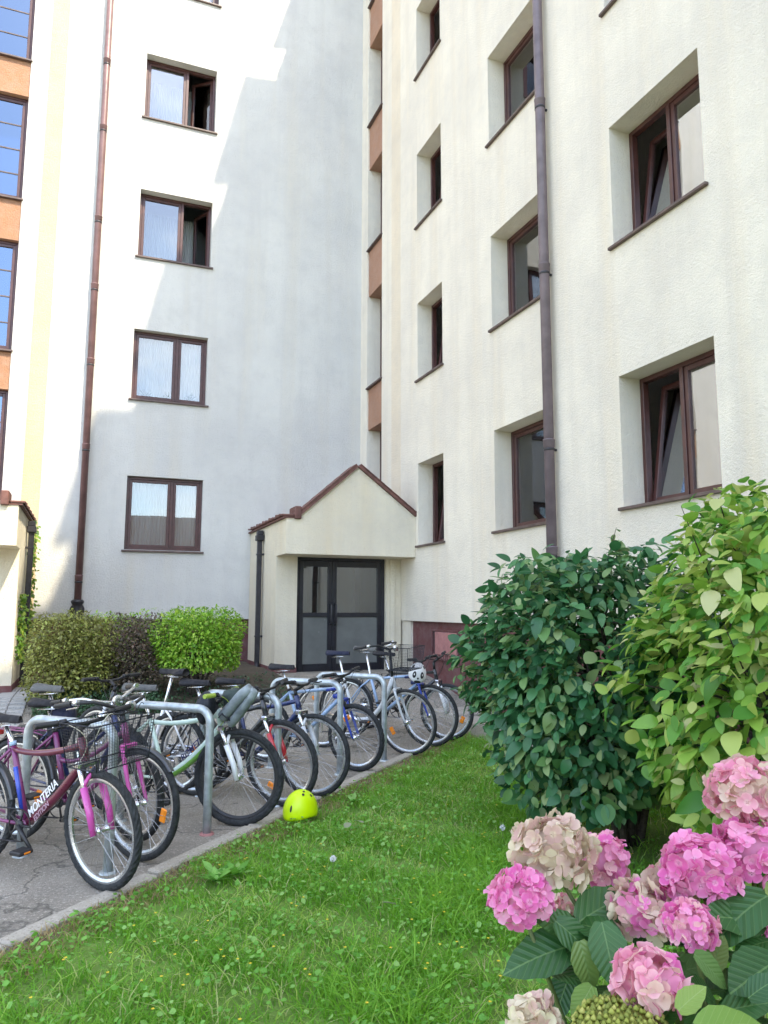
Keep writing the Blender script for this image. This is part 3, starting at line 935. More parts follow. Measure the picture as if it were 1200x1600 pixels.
# ------------------------------------------------------------------ bicycles
def bez(p0, p1, p2, n=8):
    p0, p1, p2 = Vector(p0), Vector(p1), Vector(p2)
    return [p0 * (1 - t) ** 2 + p1 * 2 * t * (1 - t) + p2 * t * t for t in [i / n for i in range(n + 1)]]

WCACHE = {}
def wheel_meshes(Rw, tw, rim, knob):
    key = (Rw, tw, rim, knob)
    if key in WCACHE:
        return WCACHE[key]
    ty = MB(); ty.torus(Rw - tw, tw, 84 if knob else 56, 12, .003 if knob else 0.0)
    rm = MB(); rr = Rw - 2 * tw - .004
    prof = [(rr + .012, -.012), (rr + .012, .012), (rr - .002, .013), (rr - .016, .006), (rr - .016, -.006), (rr - .002, -.013)]
    vs = []; fs = []; n = 56
    for i in range(n):
        a = 2 * math.pi * i / n
        for q, yy in prof:
            vs.append((math.cos(a) * q, yy, math.sin(a) * q))
    for i in range(n):
        for k in range(6):
            i2 = (i + 1) % n; k2 = (k + 1) % 6
            fs.append((i * 6 + k, i2 * 6 + k, i2 * 6 + k2, i * 6 + k2))
    rm.add(vs, fs, False)
    sp = MB()
    for k in range(32):
        a = 2 * math.pi * k / 32
        side = 1 if k % 2 else -1
        off = (1 if (k // 2) % 2 else -1) * 1.15
        p0 = (math.cos(a + off) * .022, side * .028, math.sin(a + off) * .022)
        p1 = (math.cos(a) * (rr - .014), side * .002, math.sin(a) * (rr - .014))
        sp.tube([p0, p1], .0013, 3, caps=False)
    hb = MB(); rot = Matrix.Rotation(R(90), 4, 'X')
    hb.lathe([(.001, -.055), (.008, -.055), (.008, -.036), (.026, -.034), (.026, -.028), (.016, -.024), (.016, .024), (.026, .028), (.026, .034), (.008, .036), (.008, .055), (.001, .055)], 12, mat=rot)
    WCACHE[key] = (ty.mesh('tyre', ('tyre',)), rm.mesh('rim', (rim,)), sp.mesh('spokes', ('chrome',)), hb.mesh('hub', ('chrome',)))
    return WCACHE[key]

def text_mesh(s, size, mat, shear=0.0):
    cu = bpy.data.curves.new('lettering', 'FONT')
    cu.body = s; cu.size = size; cu.extrude = .0008; cu.offset = size * .012; cu.shear = shear
    to = bpy.data.objects.new('lettering', cu)
    COL.objects.link(to)
    dg = bpy.context.evaluated_depsgraph_get()
    me = bpy.data.meshes.new_from_object(to.evaluated_get(dg))
    bpy.data.objects.remove(to)
    me.name = 'lettering'
    me.materials.clear(); me.materials.append(MATS[mat])
    return me

def saddle_mb(L=.28, wr=.062, h=.062):
    vs = []; fs = []
    N, Mm = 14, 12
    for i in range(N + 1):
        t = i / N
        x = -L * .5 + L * t
        w = wr * (1 - sstep(.1, .68, t)) * (.72 + .28 * sstep(0, .18, t)) + .021
        if t > .93: w *= .8
        if t < .04: w *= .75
        zc = .016 * (1 - t) ** 2 + .008 * t
        for k in range(Mm):
            a = 2 * math.pi * k / Mm
            zz = math.sin(a)
            vs.append((x, math.cos(a) * w, zc + (zz * h * .34 if zz > 0 else zz * h * (.34 + .3 * (t < .35))) - (.018 * abs(math.cos(a)) ** 2)))
    for i in range(N):
        for k in range(Mm):
            k2 = (k + 1) % Mm
            fs.append((i * Mm + k, i * Mm + k2, (i + 1) * Mm + k2, (i + 1) * Mm + k))
    fs.append(tuple(range(Mm))); fs.append(tuple(N * Mm + k for k in reversed(range(Mm))))
    mb = MB(); mb.add(vs, [tuple(reversed(f)) for f in fs], True)
    return mb

def arc_strip(cx, cz, r, a0, a1, w, n=18, th=.004, crown=.012):
    """mudguard: arc in the xz plane, width along y"""
    mb = MB(); vs = []; fs = []
    ys = (-w / 2, -w / 4, 0, w / 4, w / 2)
    for i in range(n + 1):
        a = R(a0 + (a1 - a0) * i / n)
        for q, yy in enumerate(ys):
            rr = r - crown * (abs(yy) / (w / 2)) ** 2
            vs.append((cx + math.cos(a) * rr, yy, cz + math.sin(a) * rr))
    m = len(ys)
    for i in range(n):
        for q in range(m - 1):
            fs.append((i * m + q, i * m + q + 1, (i + 1) * m + q + 1, (i + 1) * m + q))
    o = len(vs)
    vs2 = [(cx + (x - cx) * (1 - th / r), y, cz + (z - cz) * (1 - th / r)) for x, y, z in vs]
    fs2 = [tuple(reversed([i + o for i in f])) for f in fs]
    rim = []
    for i in range(n):
        for q in (0, m - 1):
            a, b = i * m + q, (i + 1) * m + q
            rim.append((a, b, b + o, a + o))
    mb.add(vs + vs2, fs + fs2 + rim, True)
    return mb

def basket_mb(w=.34, d=.25, h=.24, top=1.18, step=.016, r=.0011):
    mb = MB(); rim = MB()
    def P(u, v, z):
        k = 1 + (top - 1) * z / h
        return (u * d / 2 * k, v * w / 2 * k, z)
    cor = [(-1, -1), (1, -1), (1, 1), (-1, 1)]
    for i in range(4):
        a, b = cor[i], cor[(i + 1) % 4]
        L = d if i % 2 == 0 else w
        n = int(L / step)
        for k in range(n):
            t = k / n
            u, v = a[0] + (b[0] - a[0]) * t, a[1] + (b[1] - a[1]) * t
            mb.tube([P(u, v, 0), P(u, v, h)], r, 3, caps=False, smooth=False)
    for q in range(int(h / step)):
        z = q * step
        for i in range(4):
            mb.tube([P(*cor[i], z), P(*cor[(i + 1) % 4], z)], r, 3, caps=False, smooth=False)
    for k in range(int(w / step)):
        v = -1 + 2 * k * step / w
        mb.tube([P(-1, v, 0), P(1, v, 0)], r, 3, caps=False, smooth=False)
    for z in (0, h):
        rim.tube([P(*c, z) for c in cor] + [P(*cor[0], z)], .004, 6)
    for c in cor:
        rim.tube([P(*c, 0), P(*c, h)], .003, 6)
    return mb, rim

AX_P = Vector((.43, 0, .81)); AX_D = Vector((-.293, 0, .956))

def bicycle(front, heading, label, steer=0, lean=0, Rw=.335, tw=.022, frame='paint_blue', frame2=None, fork='paint_silver', fork_type='susp', style='mtb',
            rim='rim_silver', saddle='saddle_black', knob=True, bar='riser', bar_mat='black_plastic', grips='black_plastic', basket=None, fender=None, rack_mat=None, texts=(), cables='black_plastic',
            seat_h=.93, reflectors=True, light=False, crank=35, bottle=None, kick=False, bar_h=0.0, stay=None, chaincase=False, bell=False, size=1.0, shock=None, front_guard=False):
    hx = .61
    hd = Vector((math.cos(R(heading)), math.sin(R(heading))))
    fx, fy = front
    rx, ry = fx - hd.x * 1.05, fy - hd.y * 1.05
    zf, zr = float(gz(fx, fy)), float(gz(rx, ry))
    pit = math.atan2(zf - zr, 1.05)
    e = empty('bicycle', (fx - hd.x * hx * math.cos(pit), fy - hd.y * hx * math.cos(pit), zf - math.sin(pit) * hx + .001), label=label, category='bicycle', group='bicycles parked at the hoop racks')
    e.rotation_euler = (Matrix.Rotation(R(heading), 4, 'Z') @ Matrix.Rotation(-pit, 4, 'Y') @ Matrix.Rotation(R(lean), 4, 'X')).to_euler()
    dz = Rw - .335
    V = Vector
    HT, HB = V((.43, 0, .81)), V((.47, 0, .68))
    BB = V((0, 0, .29 + dz * .5)); SC_ = V((-.145, 0, .73)); RH = V((-.44, 0, Rw))
    ht = MB(); 
    ht.tube([HB, HT], .023, 10)
    if style == 'mtb':
        ht.tube(bez(SC_ + V((.005, 0, -.03)), (.08, 0, .66), HT + V((.0, 0, -.045)), 8), [.017] * 4 + [.019] * 5, 10)
        ht.tube(bez(BB, (.26, 0, .44), HB + V((-.0, 0, .02)), 6), [.024, .025, .026, .026, .026, .025, .023], 12)
    elif style == 'dia':
        ht.tube([SC_ + V((.005, 0, -.03)), HT + V((.0, 0, -.035))], .0165, 10)
        ht.tube([BB, HB + V((0, 0, .025))], .021, 10)
    elif style == 'low':
        ht.tube(bez(V((-.085, 0, .55)), (.12, 0, .50), HT + V((0, 0, -.05)), 8), .015, 10)
        ht.tube(bez(BB, (.24, 0, .34), HB + V((0, 0, .02)), 8), .020, 10)
    elif style == 'step':
        ht.tube(bez(BB + V((-.02, 0, .05)), (.26, 0, .26), HT + V((.004, 0, -.03)), 12), [.026] * 9 + [.028] * 4, 12)
    main = 'paint_x' 
    fr = ob('frame', ht, frame, e)
    st = MB(); st.tube([BB, SC_], .0175, 10)
    for sy in (-1, 1):
        st.tube([SC_ + V((0, sy * .012, -.03)), V((-.26, sy * .035, .60)), RH + V((0, sy * .062, 0))], [.010, .009, .008], 8)
        st.tube([BB + V((-.02, sy * .025, 0)), V((-.15, sy * .045, .30 + dz * .7)), RH + V((0, sy * .062, 0))], [.012, .010, .009], 8)
    bbm = Matrix.Translation(BB) @ Matrix.Rotation(R(90), 4, 'X')
    st.lathe([(.001, -.036), (.021, -.036), (.021, .036), (.001, .036)], 14, mat=bbm)
    ob('seat_stays', st, stay or frame, e)
    if frame2:
        mb = MB()
        if style == 'mtb':
            mb.tube(bez(BB + V((.03, 0, .012)), (.26, 0, .425), V((.40, 0, .60)), 8), [.0262] * 9, 12)
        else:
            mb.tube([HB + V((-.10, 0, .01)), HB + V((0, 0, .028)), ], .024, 10); mb.tube([HT + V((-.14, 0, -.06)), HT + V((0, 0, -.036))], .0185, 10)
        ob('frame_band', mb, frame2, fr)
    # saddle, seat post
    sd = ob('saddle', saddle_mb(), saddle, e, loc=(-.225, 0, seat_h))
    mb = MB(); mb.tube([SC_ + V((.01, 0, -.04)), SC_, V((-.212, 0, seat_h - .045))], .0135, 8); mb.tube([V((-.30, .02, seat_h - .04)), V((-.15, .018, seat_h - .03))], .0035, 6); mb.tube([V((-.30, -.02, seat_h - .04)), V((-.15, -.018, seat_h - .03))], .0035, 6)
    ob('seat_post', mb, 'chrome', e)
    mb = MB(); mb.tube([SC_ + V((.004, 0, -.012)), SC_ + V((-.004, 0, .012))], .021, 10); ob('seat_clamp', mb, 'black_plastic' if not shock else 'paint_pale_blue', e)
    # steering
    S = Matrix.Translation(AX_P) @ Matrix.Rotation(R(steer), 4, AX_D) @ Matrix.Translation(-AX_P)
    def SP(name, mb, mat, parent=e):
        mb.v = [tuple(S @ Vector(v)) for v in mb.v]
        return ob(name, mb, mat, parent)
    FH = V((hx, 0, Rw))
    crown = V((.482, 0, .665 + dz * .6))
    if fork_type == 'susp':
        up = MB()
        for sy in (-1, 1):
            up.tube([crown + V((0.006, sy * .058, .012)), crown.lerp(FH, .50) + V((.016, sy * .06, 0))], .0145, 10)
        up.bbox(crown.x - .022, crown.x + .032, -.075, .075, crown.z - .006, crown.z + .034, .01)
        up.tube([crown + V((0, 0, 0)), HT], .014, 8)
        fk = SP('fork', up, 'chrome')
        for sy in (-1, 1):
            lo = MB(); lo.tube([crown.lerp(FH, .30) + V((.012, sy * .06, 0)), crown.lerp(FH, .7) + V((.018, sy * .062, 0)), FH + V((.008, sy * .062, -.012))], [.021, .020, .0165], 10)
            SP('fork_leg', lo, fork, fk)
        br = MB(); br.tube(bez(crown.lerp(FH, .28) + V((.02, -.06, 0)), crown.lerp(FH, .0) + V((.05, 0, .02)), crown.lerp(FH, .28) + V((.02, .06, 0)), 8), .012, 8)
        SP('fork_brace', br, fork, fk)
    else:
        up = MB()
        for sy in (-1, 1):
            up.tube(bez(crown + V((0, sy * .045, .01)), (crown.x + .07, sy * .06, .46), FH + V((0, sy * .055, 0)), 8), [.015, .015, .0145, .014, .013, .012, .011, .010, .009], 10)
        up.bbox(crown.x - .02, crown.x + .024, -.06, .06, crown.z - .006, crown.z + .026, .009)
        up.tube([crown, HT], .014, 8)
        fk = SP('fork', up, fork)
    # wheels
    tyre, rimm, spk, hub = wheel_meshes(Rw, tw, rim, knob)
    for nm, c, M in (('front_wheel', FH, S), ('rear_wheel', RH, Matrix.Identity(4))):
        spin = Matrix.Rotation(random.uniform(0, 6.28), 4, 'Y')
        wh = link(nm, hub, e, mw=M @ Matrix.Translation(c) @ spin)
        link('tyre', tyre, wh); link('rim', rimm, wh); link('spokes', spk, wh)
        if reflectors:
            a = random.uniform(0, 6.28)
            rc = Rw * .62
            if nm == 'rear_wheel' and random.random() < .4: continue
            mb = MB(); mb.bbox(-.024, .024, -.008, .008, -.042, .042, .007, mat=spin.inverted() @ Matrix.Rotation(a if nm == 'rear_wheel' or reflectors is True else R(reflectors), 4, 'Y') @ Matrix.Translation((rc, 0, 0)))
            ob('wheel_reflector', mb, 'reflector_orange', wh)
    # brakes
    for c, M, zz in ((crown + V((.03, 0, -.03)), S, 0), (V((-.27, 0, .63)), Matrix.Identity(4), 0)):
        mb = MB()
        for sy in (-1, 1):
            mb.tube([c + V((.0, sy * .045, -.03)), c + V((.004, sy * .05, .05))], .007, 6)
        mb.tube([c + V((0.004, -.05, .05)), c + V((.004, .05, .05))], .002, 5)
        mb.v = [tuple(M @ Vector(v)) for v in mb.v]
        ob('brake', mb, 'black_plastic', e)
    # stem, bar, grips, levers
    top = HT + AX_D * .045
    bc = top + V((.075 if bar == 'riser' else -.01, 0, .045 + bar_h))
    mb = MB(); mb.tube([HT, top + V((0, 0, bar_h * .7))], .0155, 10); mb.tube([top + V((0, 0, bar_h * .7)), bc], .0155, 10); stm = SP('stem', mb, 'black_plastic' if bar_mat == 'black_plastic' else 'chrome')
    if bar == 'riser':
        pts = [V((-.03, -.31, .035)), V((-.01, -.16, .03)), V((0, -.09, .005)), V((0, 0, 0)), V((0, .09, .005)), V((-.01, .16, .03)), V((-.03, .31, .035))]
        gdir = V((.02, 1, 0))
    else:
        pts = [V((-.26, -.30, .03)), V((-.15, -.28, .05)), V((-.03, -.20, .06)), V((.01, -.08, .02)), V((0, 0, 0)), V((.01, .08, .02)), V((-.03, .20, .06)), V((-.15, .28, .05)), V((-.26, .30, .03))]
    mb = MB(); mb.tube([bc + p for p in pts], .0115, 10); hb = SP('handlebar', mb, bar_mat)
    for sgn in (0, -1):
        a, b = (pts[0], pts[1]) if sgn == 0 else (pts[-1], pts[-2])
        d = (b - a).normalized()
        mb = MB(); mb.tube([bc + a - d * .004, bc + a + d * .002, bc + a + d * .12, bc + a + d * .125], [.015, .0175, .0165, .019], 10); SP('grip', mb, grips, hb)
        mb = MB(); q = bc + a + d * .15
        fw = V((.06, 0, -.015)) if bar == 'riser' else V((.0, .05 if sgn == 0 else -.05, -.03))
        mb.tube([q, q + fw * .6, q + fw - d * .03, q + fw * 1.05 - d * .12], [.009, .007, .006, .005], 6); mb.tube([q - d * .012, q + d * .025], .018, 8); SP('brake_lever', mb, 'chrome' if bar == 'city' else 'black_plastic', hb)
        if sgn == -1 and light:
            pass
    for sgn in (-1, 1):
        p0 = bc + V((.03, sgn * .15, .02)); mid = bc + V((.13, sgn * .02, .10 if sgn > 0 else -.06)); p2 = HB + V((-.03, sgn * .03, -.01))
        mb = MB(); mb.tube(bez(p0, mid, p2, 12), .0026, 5); SP('cable', mb, cables, hb)
    if bell:
        mb = MB(); mb.lathe([(.03, 0), (.029, .012), (.02, .024), (.001, .028)], 12, mat=Matrix.Translation(bc + V((0, .1, .02)))); SP('bell', mb, 'chrome', hb)
    if light:
        mb = MB(); mb.lathe([(.001, -.03), (.02, -.028), (.034, -.01), (.037, .018), (.034, .02), (.001, .016)], 16, mat=Matrix.Translation(bc + V((.07, 0, .02))) @ Matrix.Rotation(R(80), 4, 'Y')); SP('headlight', mb, 'chrome', e)
    # crankset, chain, pedals (on the viewer's side)
    rot = Matrix.Translation(BB + V((0, -.05, 0))) @ Matrix.Rotation(R(90), 4, 'X')
    mb = MB(); mb.lathe([(.088, -.002), (.095, -.002), (.095, .002), (.088, .002), (.088, -.002)], 28, smooth=False, mat=rot)
    mb.lathe([(.001, -.006), (.03, -.006), (.03, .006), (.001, .006)], 14, mat=rot)
    for k in range(5):
        a = k * 2 * math.pi / 5
        mb.tube([BB + V((0, -.05, 0)), BB + V((math.cos(a) * .09, -.05, math.sin(a) * .09))], .007, 5)
    cr = ob('chainring', mb, 'black_plastic', e)
    for q, sy in ((0, -1), (180, 1)):
        a = R(crank + q)
        tip = BB + V((math.cos(a) * .168, sy * .078, math.sin(a) * .168))
        mb = MB(); mb.tube([BB + V((0, sy * .062, 0)), tip], [.013, .010], 8); ob('crank_arm', mb, 'chrome' if style in ('step', 'low') else 'black_plastic', e)
        mb = MB(); mb.bbox(tip.x - .045, tip.x + .045, tip.y + sy * .012 - .0 if sy > 0 else tip.y - .105, tip.y + .105 if sy > 0 else tip.y - .012, tip.z - .012, tip.z + .012, .006); pd = ob('pedal', mb, 'black_plastic', e)
        for sx in (-1, 1):
            mb = MB(); mb.bbox(tip.x + sx * .0455 - .002, tip.x + sx * .0455 + .002, tip.y + sy * .055 - .02, tip.y + sy * .055 + .02, tip.z - .005, tip.z + .005, .001); ob('pedal_reflector', mb, 'reflector_orange', pd)
    cs = RH + V((0, -.05, 0))
    mb = MB(); mb.tube([BB + V((0, -.05, .091)), cs + V((0, 0, .036))], .005, 4); mb.tube([BB + V((0, -.05, -.091)), V((-.40, -.05, Rw - .16)), V((-.44, -.05, Rw - .10)), cs + V((.02, 0, -.036))], .005, 4); ob('chain', mb, 'dark_iron', e)
    mb = MB(); mb.lathe([(.055, -.006), (.05, .0), (.042, .008), (.03, .016), (.02, .018), (.001, .018)], 20, smooth=False, mat=Matrix.Translation(cs) @ Matrix.Rotation(R(-90), 4, 'X')); mb.bbox(-.425, -.395, -.066, -.04, Rw - .18, Rw - .05, .006); ob('rear_gears', mb, 'chrome', e)
    if chaincase:
        mb = MB(); mb.tube([BB + V((.08, -.072, .0)), BB + V((-.02, -.074, .03)), cs + V((.02, -.02, .02))], [.03, .07, .03], 10, squash=.14); ob('chain_guard', mb, 'chrome', e)
    if fender:
        if front_guard:
            f1 = arc_strip(FH.x, FH.z, Rw + .018, 40, 175, .048); SP('front_mudguard', f1, fender)
        ob('rear_mudguard', arc_strip(RH.x, RH.z, Rw + .022, 15, 200, .055), fender, e)
    if rack_mat:
        mb = MB()
        for sy in (-1, 1):
            mb.tube([V((-.20, sy * .05, .70)), V((-.26, sy * .06, .715)), V((-.62, sy * .06, .72)), V((-.64, sy * .03, .72))], .005, 6)
            mb.tube([V((-.50, sy * .06, .717)), RH + V((0, sy * .07, .02))], .005, 6)
        for xx in (-.30, -.40, -.50, -.60):
            mb.tube([V((xx, -.06, .719)), V((xx, .06, .719))], .004, 6)
        mb.tube([V((-.22, 0, .722)), V((-.62, 0, .722))], .004, 6)
        ob('carrier', mb, rack_mat, e)
        mb = MB(); mb.bbox(-.665, -.65, -.04, .04, .67, .71, .004); ob('rear_reflector', mb, 'reflector_red', e)
    if basket:
        ms, rim_ = basket_mb()
        T = Matrix.Translation(bc + V((.175, 0, -.20)))
        for q in (ms, rim_):
            q.v = [tuple(T @ Vector(v)) for v in q.v]
        bk = SP('basket', ms, basket); SP('basket_rim', rim_, basket, bk)
    if kick:
        mb = MB(); mb.tube([BB + V((-.06, .03, -.01)), V((-.12, .20, .02 + dz))], .008, 6); ob('kickstand', mb, 'black_plastic', e)
    if shock:
        mb = MB(); mb.tube([V((-.10, -.012, .60)), V((-.03, -.012, .36))], .015, 8); ob('shock_absorber', mb, shock, e)
    for body, size_, mat_, t0, off, shear in texts:
        a = BB + V((.03, 0, .03)); b = HB + V((-.04, 0, 0)); d = (b - a).normalized()
        upv = V((-d.z, 0, d.x))
        me = text_mesh(body, size_, mat_, shear)
        pos = a + d * t0 + upv * off + V((0, -.0285, 0))
        mw = Matrix((d, upv, V((0, -1, 0)))).transposed().to_4x4(); mw.translation = pos
        link('lettering', me, fr, mw=mw)
    if size != 1.0:
        e.scale = (size,) * 3
    return e, bc, S

HN = math.degrees(math.atan2(-KN[1], -KN[0]))     # straight out to the kerb
A, A_bc, A_S = bicycle((.15, 4.59), HN - 2, 'maroon and pink youth bicycle with wire front basket, nearest the viewer', steer=-6, lean=2, Rw=.322, tw=.022, frame='paint_maroon', fork='paint_magenta', stay='paint_plum', rim='rim_silver',
        basket='bag_black', fender='paint_charcoal', cables='cable_cream', seat_h=.87, texts=[('MONTERIA', .062, 'letter_white', .03, -.008, .25), ('EDITION', .040, 'letter_pale', .05, -.05, .25)], crank=-38, bell=True, shock='paint_blue', reflectors=False)
bicycle((.36, 5.02), HN + 2, 'plum city bicycle with rear carrier and chrome curved handlebar, behind the maroon one', steer=-8, lean=-3, Rw=.335, frame='paint_plum', fork='paint_magenta', fork_type='rigid', style='low', knob=False, rim='rim_silver',
        bar='city', bar_mat='black_plastic', fender='paint_charcoal', rack_mat='paint_plum', light=True, seat_h=.90, crank=60, reflectors=12, front_guard=True)
bicycle((.36, 5.44), HN - 3, 'dark blue city bicycle with pale saddle, between the plum and the mint green one', steer=-10, lean=3, Rw=.335, frame='paint_navy', fork='paint_charcoal', fork_type='rigid', style='low', knob=False, saddle='saddle_grey',
        bar='city', bar_mat='chrome', fender='black_plastic', seat_h=.96, crank=100, light=True, reflectors=False)
D, D_bc, D_S = bicycle((1.085, 5.545), HN + 7, 'mint green and white mountain bicycle lettered on the down tube', steer=8, lean=2, Rw=.338, tw=.024, frame='paint_mint', frame2='paint_green', fork='paint_white', rim='rim_black', saddle='saddle_grey', grips='paint_lime', cables='paint_lime',
        texts=[('ROMET', .062, 'letter_navy', .17, -.012, .3)], crank=-50, kick=True, seat_h=.94, reflectors=False)
bicycle((.16, 7.30), HN + 180, 'dark trekking bicycle parked tail first, behind the mint green one', steer=-6, lean=-2, frame='paint_charcoal', fork='paint_silver', fork_type='rigid', style='dia', knob=False, fender='black_plastic', rim='rim_silver', bar='riser', seat_h=1.0, chaincase=True, stay='paint_white', rack_mat='black_plastic', crank=10)
bicycle((1.50, 5.94), HN + 1, 'black mountain bicycle with a bright red front fork', steer=-2, lean=2, Rw=.334, tw=.023, frame='paint_charcoal', fork='paint_red', rim='rim_silver', crank=20, seat_h=.92, reflectors=115)
bicycle((1.80, 6.11), HN + 2, 'dark bicycle with grey fork, its front wheel touching the kerb by the yellow helmet', steer=1, lean=-2, Rw=.336, tw=.022, frame='paint_navy', fork='paint_silver', knob=False, rim='rim_silver', crank=-20, seat_h=.90, reflectors=False)
bicycle((2.47, 6.91), HN - 1, 'blue and silver mountain bicycle with blue fork and fat front tyre', steer=-6, lean=2, Rw=.318, tw=.024, frame='paint_pale_blue', frame2='paint_blue', fork='paint_blue', fork_type='rigid', style='dia', knob=True, rim='rim_silver', crank=45, seat_h=.95, saddle='saddle_black', reflectors=-120)
I_, I_bc, I_S = bicycle((3.24, 7.44), HN, 'silver step-through bicycle with wire basket on its high handlebar', steer=-5, lean=1, Rw=.345, tw=.019, frame='paint_silver', fork='paint_silver', fork_type='rigid', style='step', knob=False, rim='rim_silver', bar='city', bar_mat='black_plastic', saddle='saddle_navy', seat_h=1.04, crank=15, chaincase=True, light=True, basket='bag_black', bar_h=.20, reflectors=150)
J_, J_bc, J_S = bicycle((3.66, 7.80), HN + 1, 'dark blue bicycle with blue fork, second from the wall', steer=-3, lean=-1, Rw=.345, tw=.022, frame='paint_pale_blue', frame2='paint_navy', fork='paint_blue', fork_type='rigid', style='dia', knob=False, rim='rim_silver', bar='riser', bar_mat='black_plastic', saddle='saddle_grey', seat_h=1.04, fender='paint_charcoal', rack_mat='black_plastic', crank=70, bar_h=.04, reflectors=False)
K_, K_bc, K_S = bicycle((4.02, 8.12), HN + 2, 'mountain bicycle with white suspension fork, last in the row by the wall', steer=2, lean=2, Rw=.33, tw=.022, frame='paint_charcoal', fork='paint_white', style='dia', knob=False, rim='rim_silver', seat_h=.93, crank=120, bar_h=.06, reflectors=20)

# ------------------------------------------------------------------ helmets and bags
def helmet(loc, rot, label, mat, spots, size=1.0, vents=()):
    e = empty('helmet', loc, rot, label=label, category='helmet')
    vs = []; fs = []; N, Mm = 14, 28
    for i in range(N + 1):
        t = i / N
        a = t * R(104)
        for k in range(Mm):
            b = 2 * math.pi * k / Mm
            lx = .135 if math.cos(b) < 0 else .128
            x = math.sin(a) * math.cos(b) * lx; y = math.sin(a) * math.sin(b) * .105
            z = math.cos(a) * .145
            if t > .85:   # brow and nape a little lower than the ears
                z += (.016 * math.sin(b) ** 2 - .012 * max(0, -math.cos(b))) * (t - .85) / .15
            vs.append((x * size, y * size, (z + .045) * size))
    for i in range(N):
        for k in range(Mm):
            k2 = (k + 1) % Mm
            fs.append((i * Mm + k, (i + 1) * Mm + k, (i + 1) * Mm + k2, i * Mm + k2))
    o = len(vs)
    vs += [(x * .9, y * .9, z * .9) for x, y, z in vs]
    fs += [tuple(reversed([i + o for i in f])) for f in fs]
    for k in range(Mm):
        k2 = (k + 1) % Mm
        fs.append((N * Mm + k, o + N * Mm + k, o + N * Mm + k2, N * Mm + k2))
    mb = MB(); mb.add(vs, fs, True); sh = ob('shell', mb, mat, e)
    def patch(az, el, ru, rv, m, nm, th=.002):
        d = Vector((math.cos(R(el)) * math.cos(R(az)), math.cos(R(el)) * math.sin(R(az)), math.sin(R(el))))
        mbp = MB(); pts = [];
        def surf(a, b):
            dd = Vector((math.cos(R(b)) * math.cos(R(a)), math.cos(R(b)) * math.sin(R(a)), math.sin(R(b))))
            lx = .135 if dd.x < 0 else .128
            return Vector((dd.x * lx, dd.y * .105, dd.z * .145 + .045)) * size * (1.0 + th / .13)
        n = 14
        rings = [[surf(az, el)] * n]
        for q in (.5, 1.0):
            rings.append([surf(az + ru * q * math.cos(2 * math.pi * k / n), el + rv * q * math.sin(2 * math.pi * k / n)) for k in range(n)])
        vv = [p for r_ in rings for p in r_]
        ff = []
        for i in range(2):
            for k in range(n):
                k2 = (k + 1) % n
                ff.append((i * n + k, (i + 1) * n + k, (i + 1) * n + k2, i * n + k2))
        mbp.add(vv, ff, True); ob(nm, mbp, m, e)
    for sp in spots:
        patch(*sp)
    return e
paint('helmet_yellow', (0.62, 0.86, 0.0), .4, var=.05)
paint('helmet_white', (0.86, 0.86, 0.86), .35, var=.03)
hx_, hy_ = 1.53, 5.50
helmet((hx_, hy_, .022), (R(-3), R(3), R(205)), 'neon yellow helmet lying upside up on the kerb edge', 'helmet_yellow',
       [(75, 60, 9, 5, 'black_plastic', 'vent'), (95, 72, 12, 5, 'black_plastic', 'vent'), (22, 20, 4, 9, 'black_plastic', 'vent'), (120, 48, 6, 5, 'black_plastic', 'vent')], 1.06)
JM = Matrix.LocRotScale(J_.location, J_.rotation_euler, None)
jb = JM @ (J_S @ (J_bc + Vector((.03, -.20, -.17))))
helmet(tuple(jb), (R(-8), R(24), R(-112)), 'white helmet with black eye patches and muzzle hung on the second last handlebars', 'helmet_white',
       [(-28, 22, 13, 16, 'black_plastic', 'eye_patch'), (28, 22, 13, 16, 'black_plastic', 'eye_patch'), (-28, 23, 4, 5, 'helmet_white', 'eye_glint', .004), (28, 23, 4, 5, 'helmet_white', 'eye_glint', .004), (0, 8, 6, 5, 'black_plastic', 'nose'), (0, -10, 22, 8, 'black_plastic', 'muzzle'), (-75, 52, 16, 10, 'black_plastic', 'ear_patch'), (75, 52, 16, 10, 'black_plastic', 'ear_patch')], .95)

def lump(pts, rad, n=12, seed=1, amp=.012):
    rnd = random.Random(seed)
    mb = MB(); mb.tube(pts, rad, n)
    ph = [rnd.uniform(0, 6) for _ in range(6)]
    mb.v = [(x + amp * math.sin(z * 60 + ph[0] + y * 40), y + amp * math.sin(x * 55 + ph[1] + z * 35), z + amp * math.sin(y * 50 + ph[2] + x * 40)) for x, y, z in mb.v]
    return mb
# bags on and beside the mint green bicycle's handlebar
DM = Matrix.LocRotScale(D.location, D.rotation_euler, None)
def at_bar(v, bc=D_bc, S=D_S, M=DM):
    return M @ (S @ (bc + Vector(v)))
p = at_bar((.0, -.02, .03))
b1s = .82
b1 = empty('handlebar_bag', p, (0, 0, R(HN)), label='rolled grey and black bag strapped before the mint green handlebar', category='bag')
ob('bag_body', lump([(.05, .03, -.13), (.07, .03, -.12), (.09, .02, -.02), (.08, .02, .03), (.08, .02, .04)], [.05, .085, .10, .085, .04], 14, 3, .008), 'bag_green', b1)
ob('bag_roll', lump([(.02, -.06, -.21), (.03, -.06, -.20), (.12, -.05, -.10), (.22, -.04, .0), (.30, -.03, .06), (.305, -.03, .065)], [.03, .048, .05, .05, .045, .03], 14, 5, .004), 'bag_grey', b1)
ob('bag_roll', lump([(.08, -.02, -.27), (.09, -.02, -.26), (.18, -.02, -.16), (.29, -.02, -.02), (.33, -.02, .04), (.335, -.02, .045)], [.02, .042, .044, .044, .04, .02], 14, 6, .004), 'bag_grey', b1)
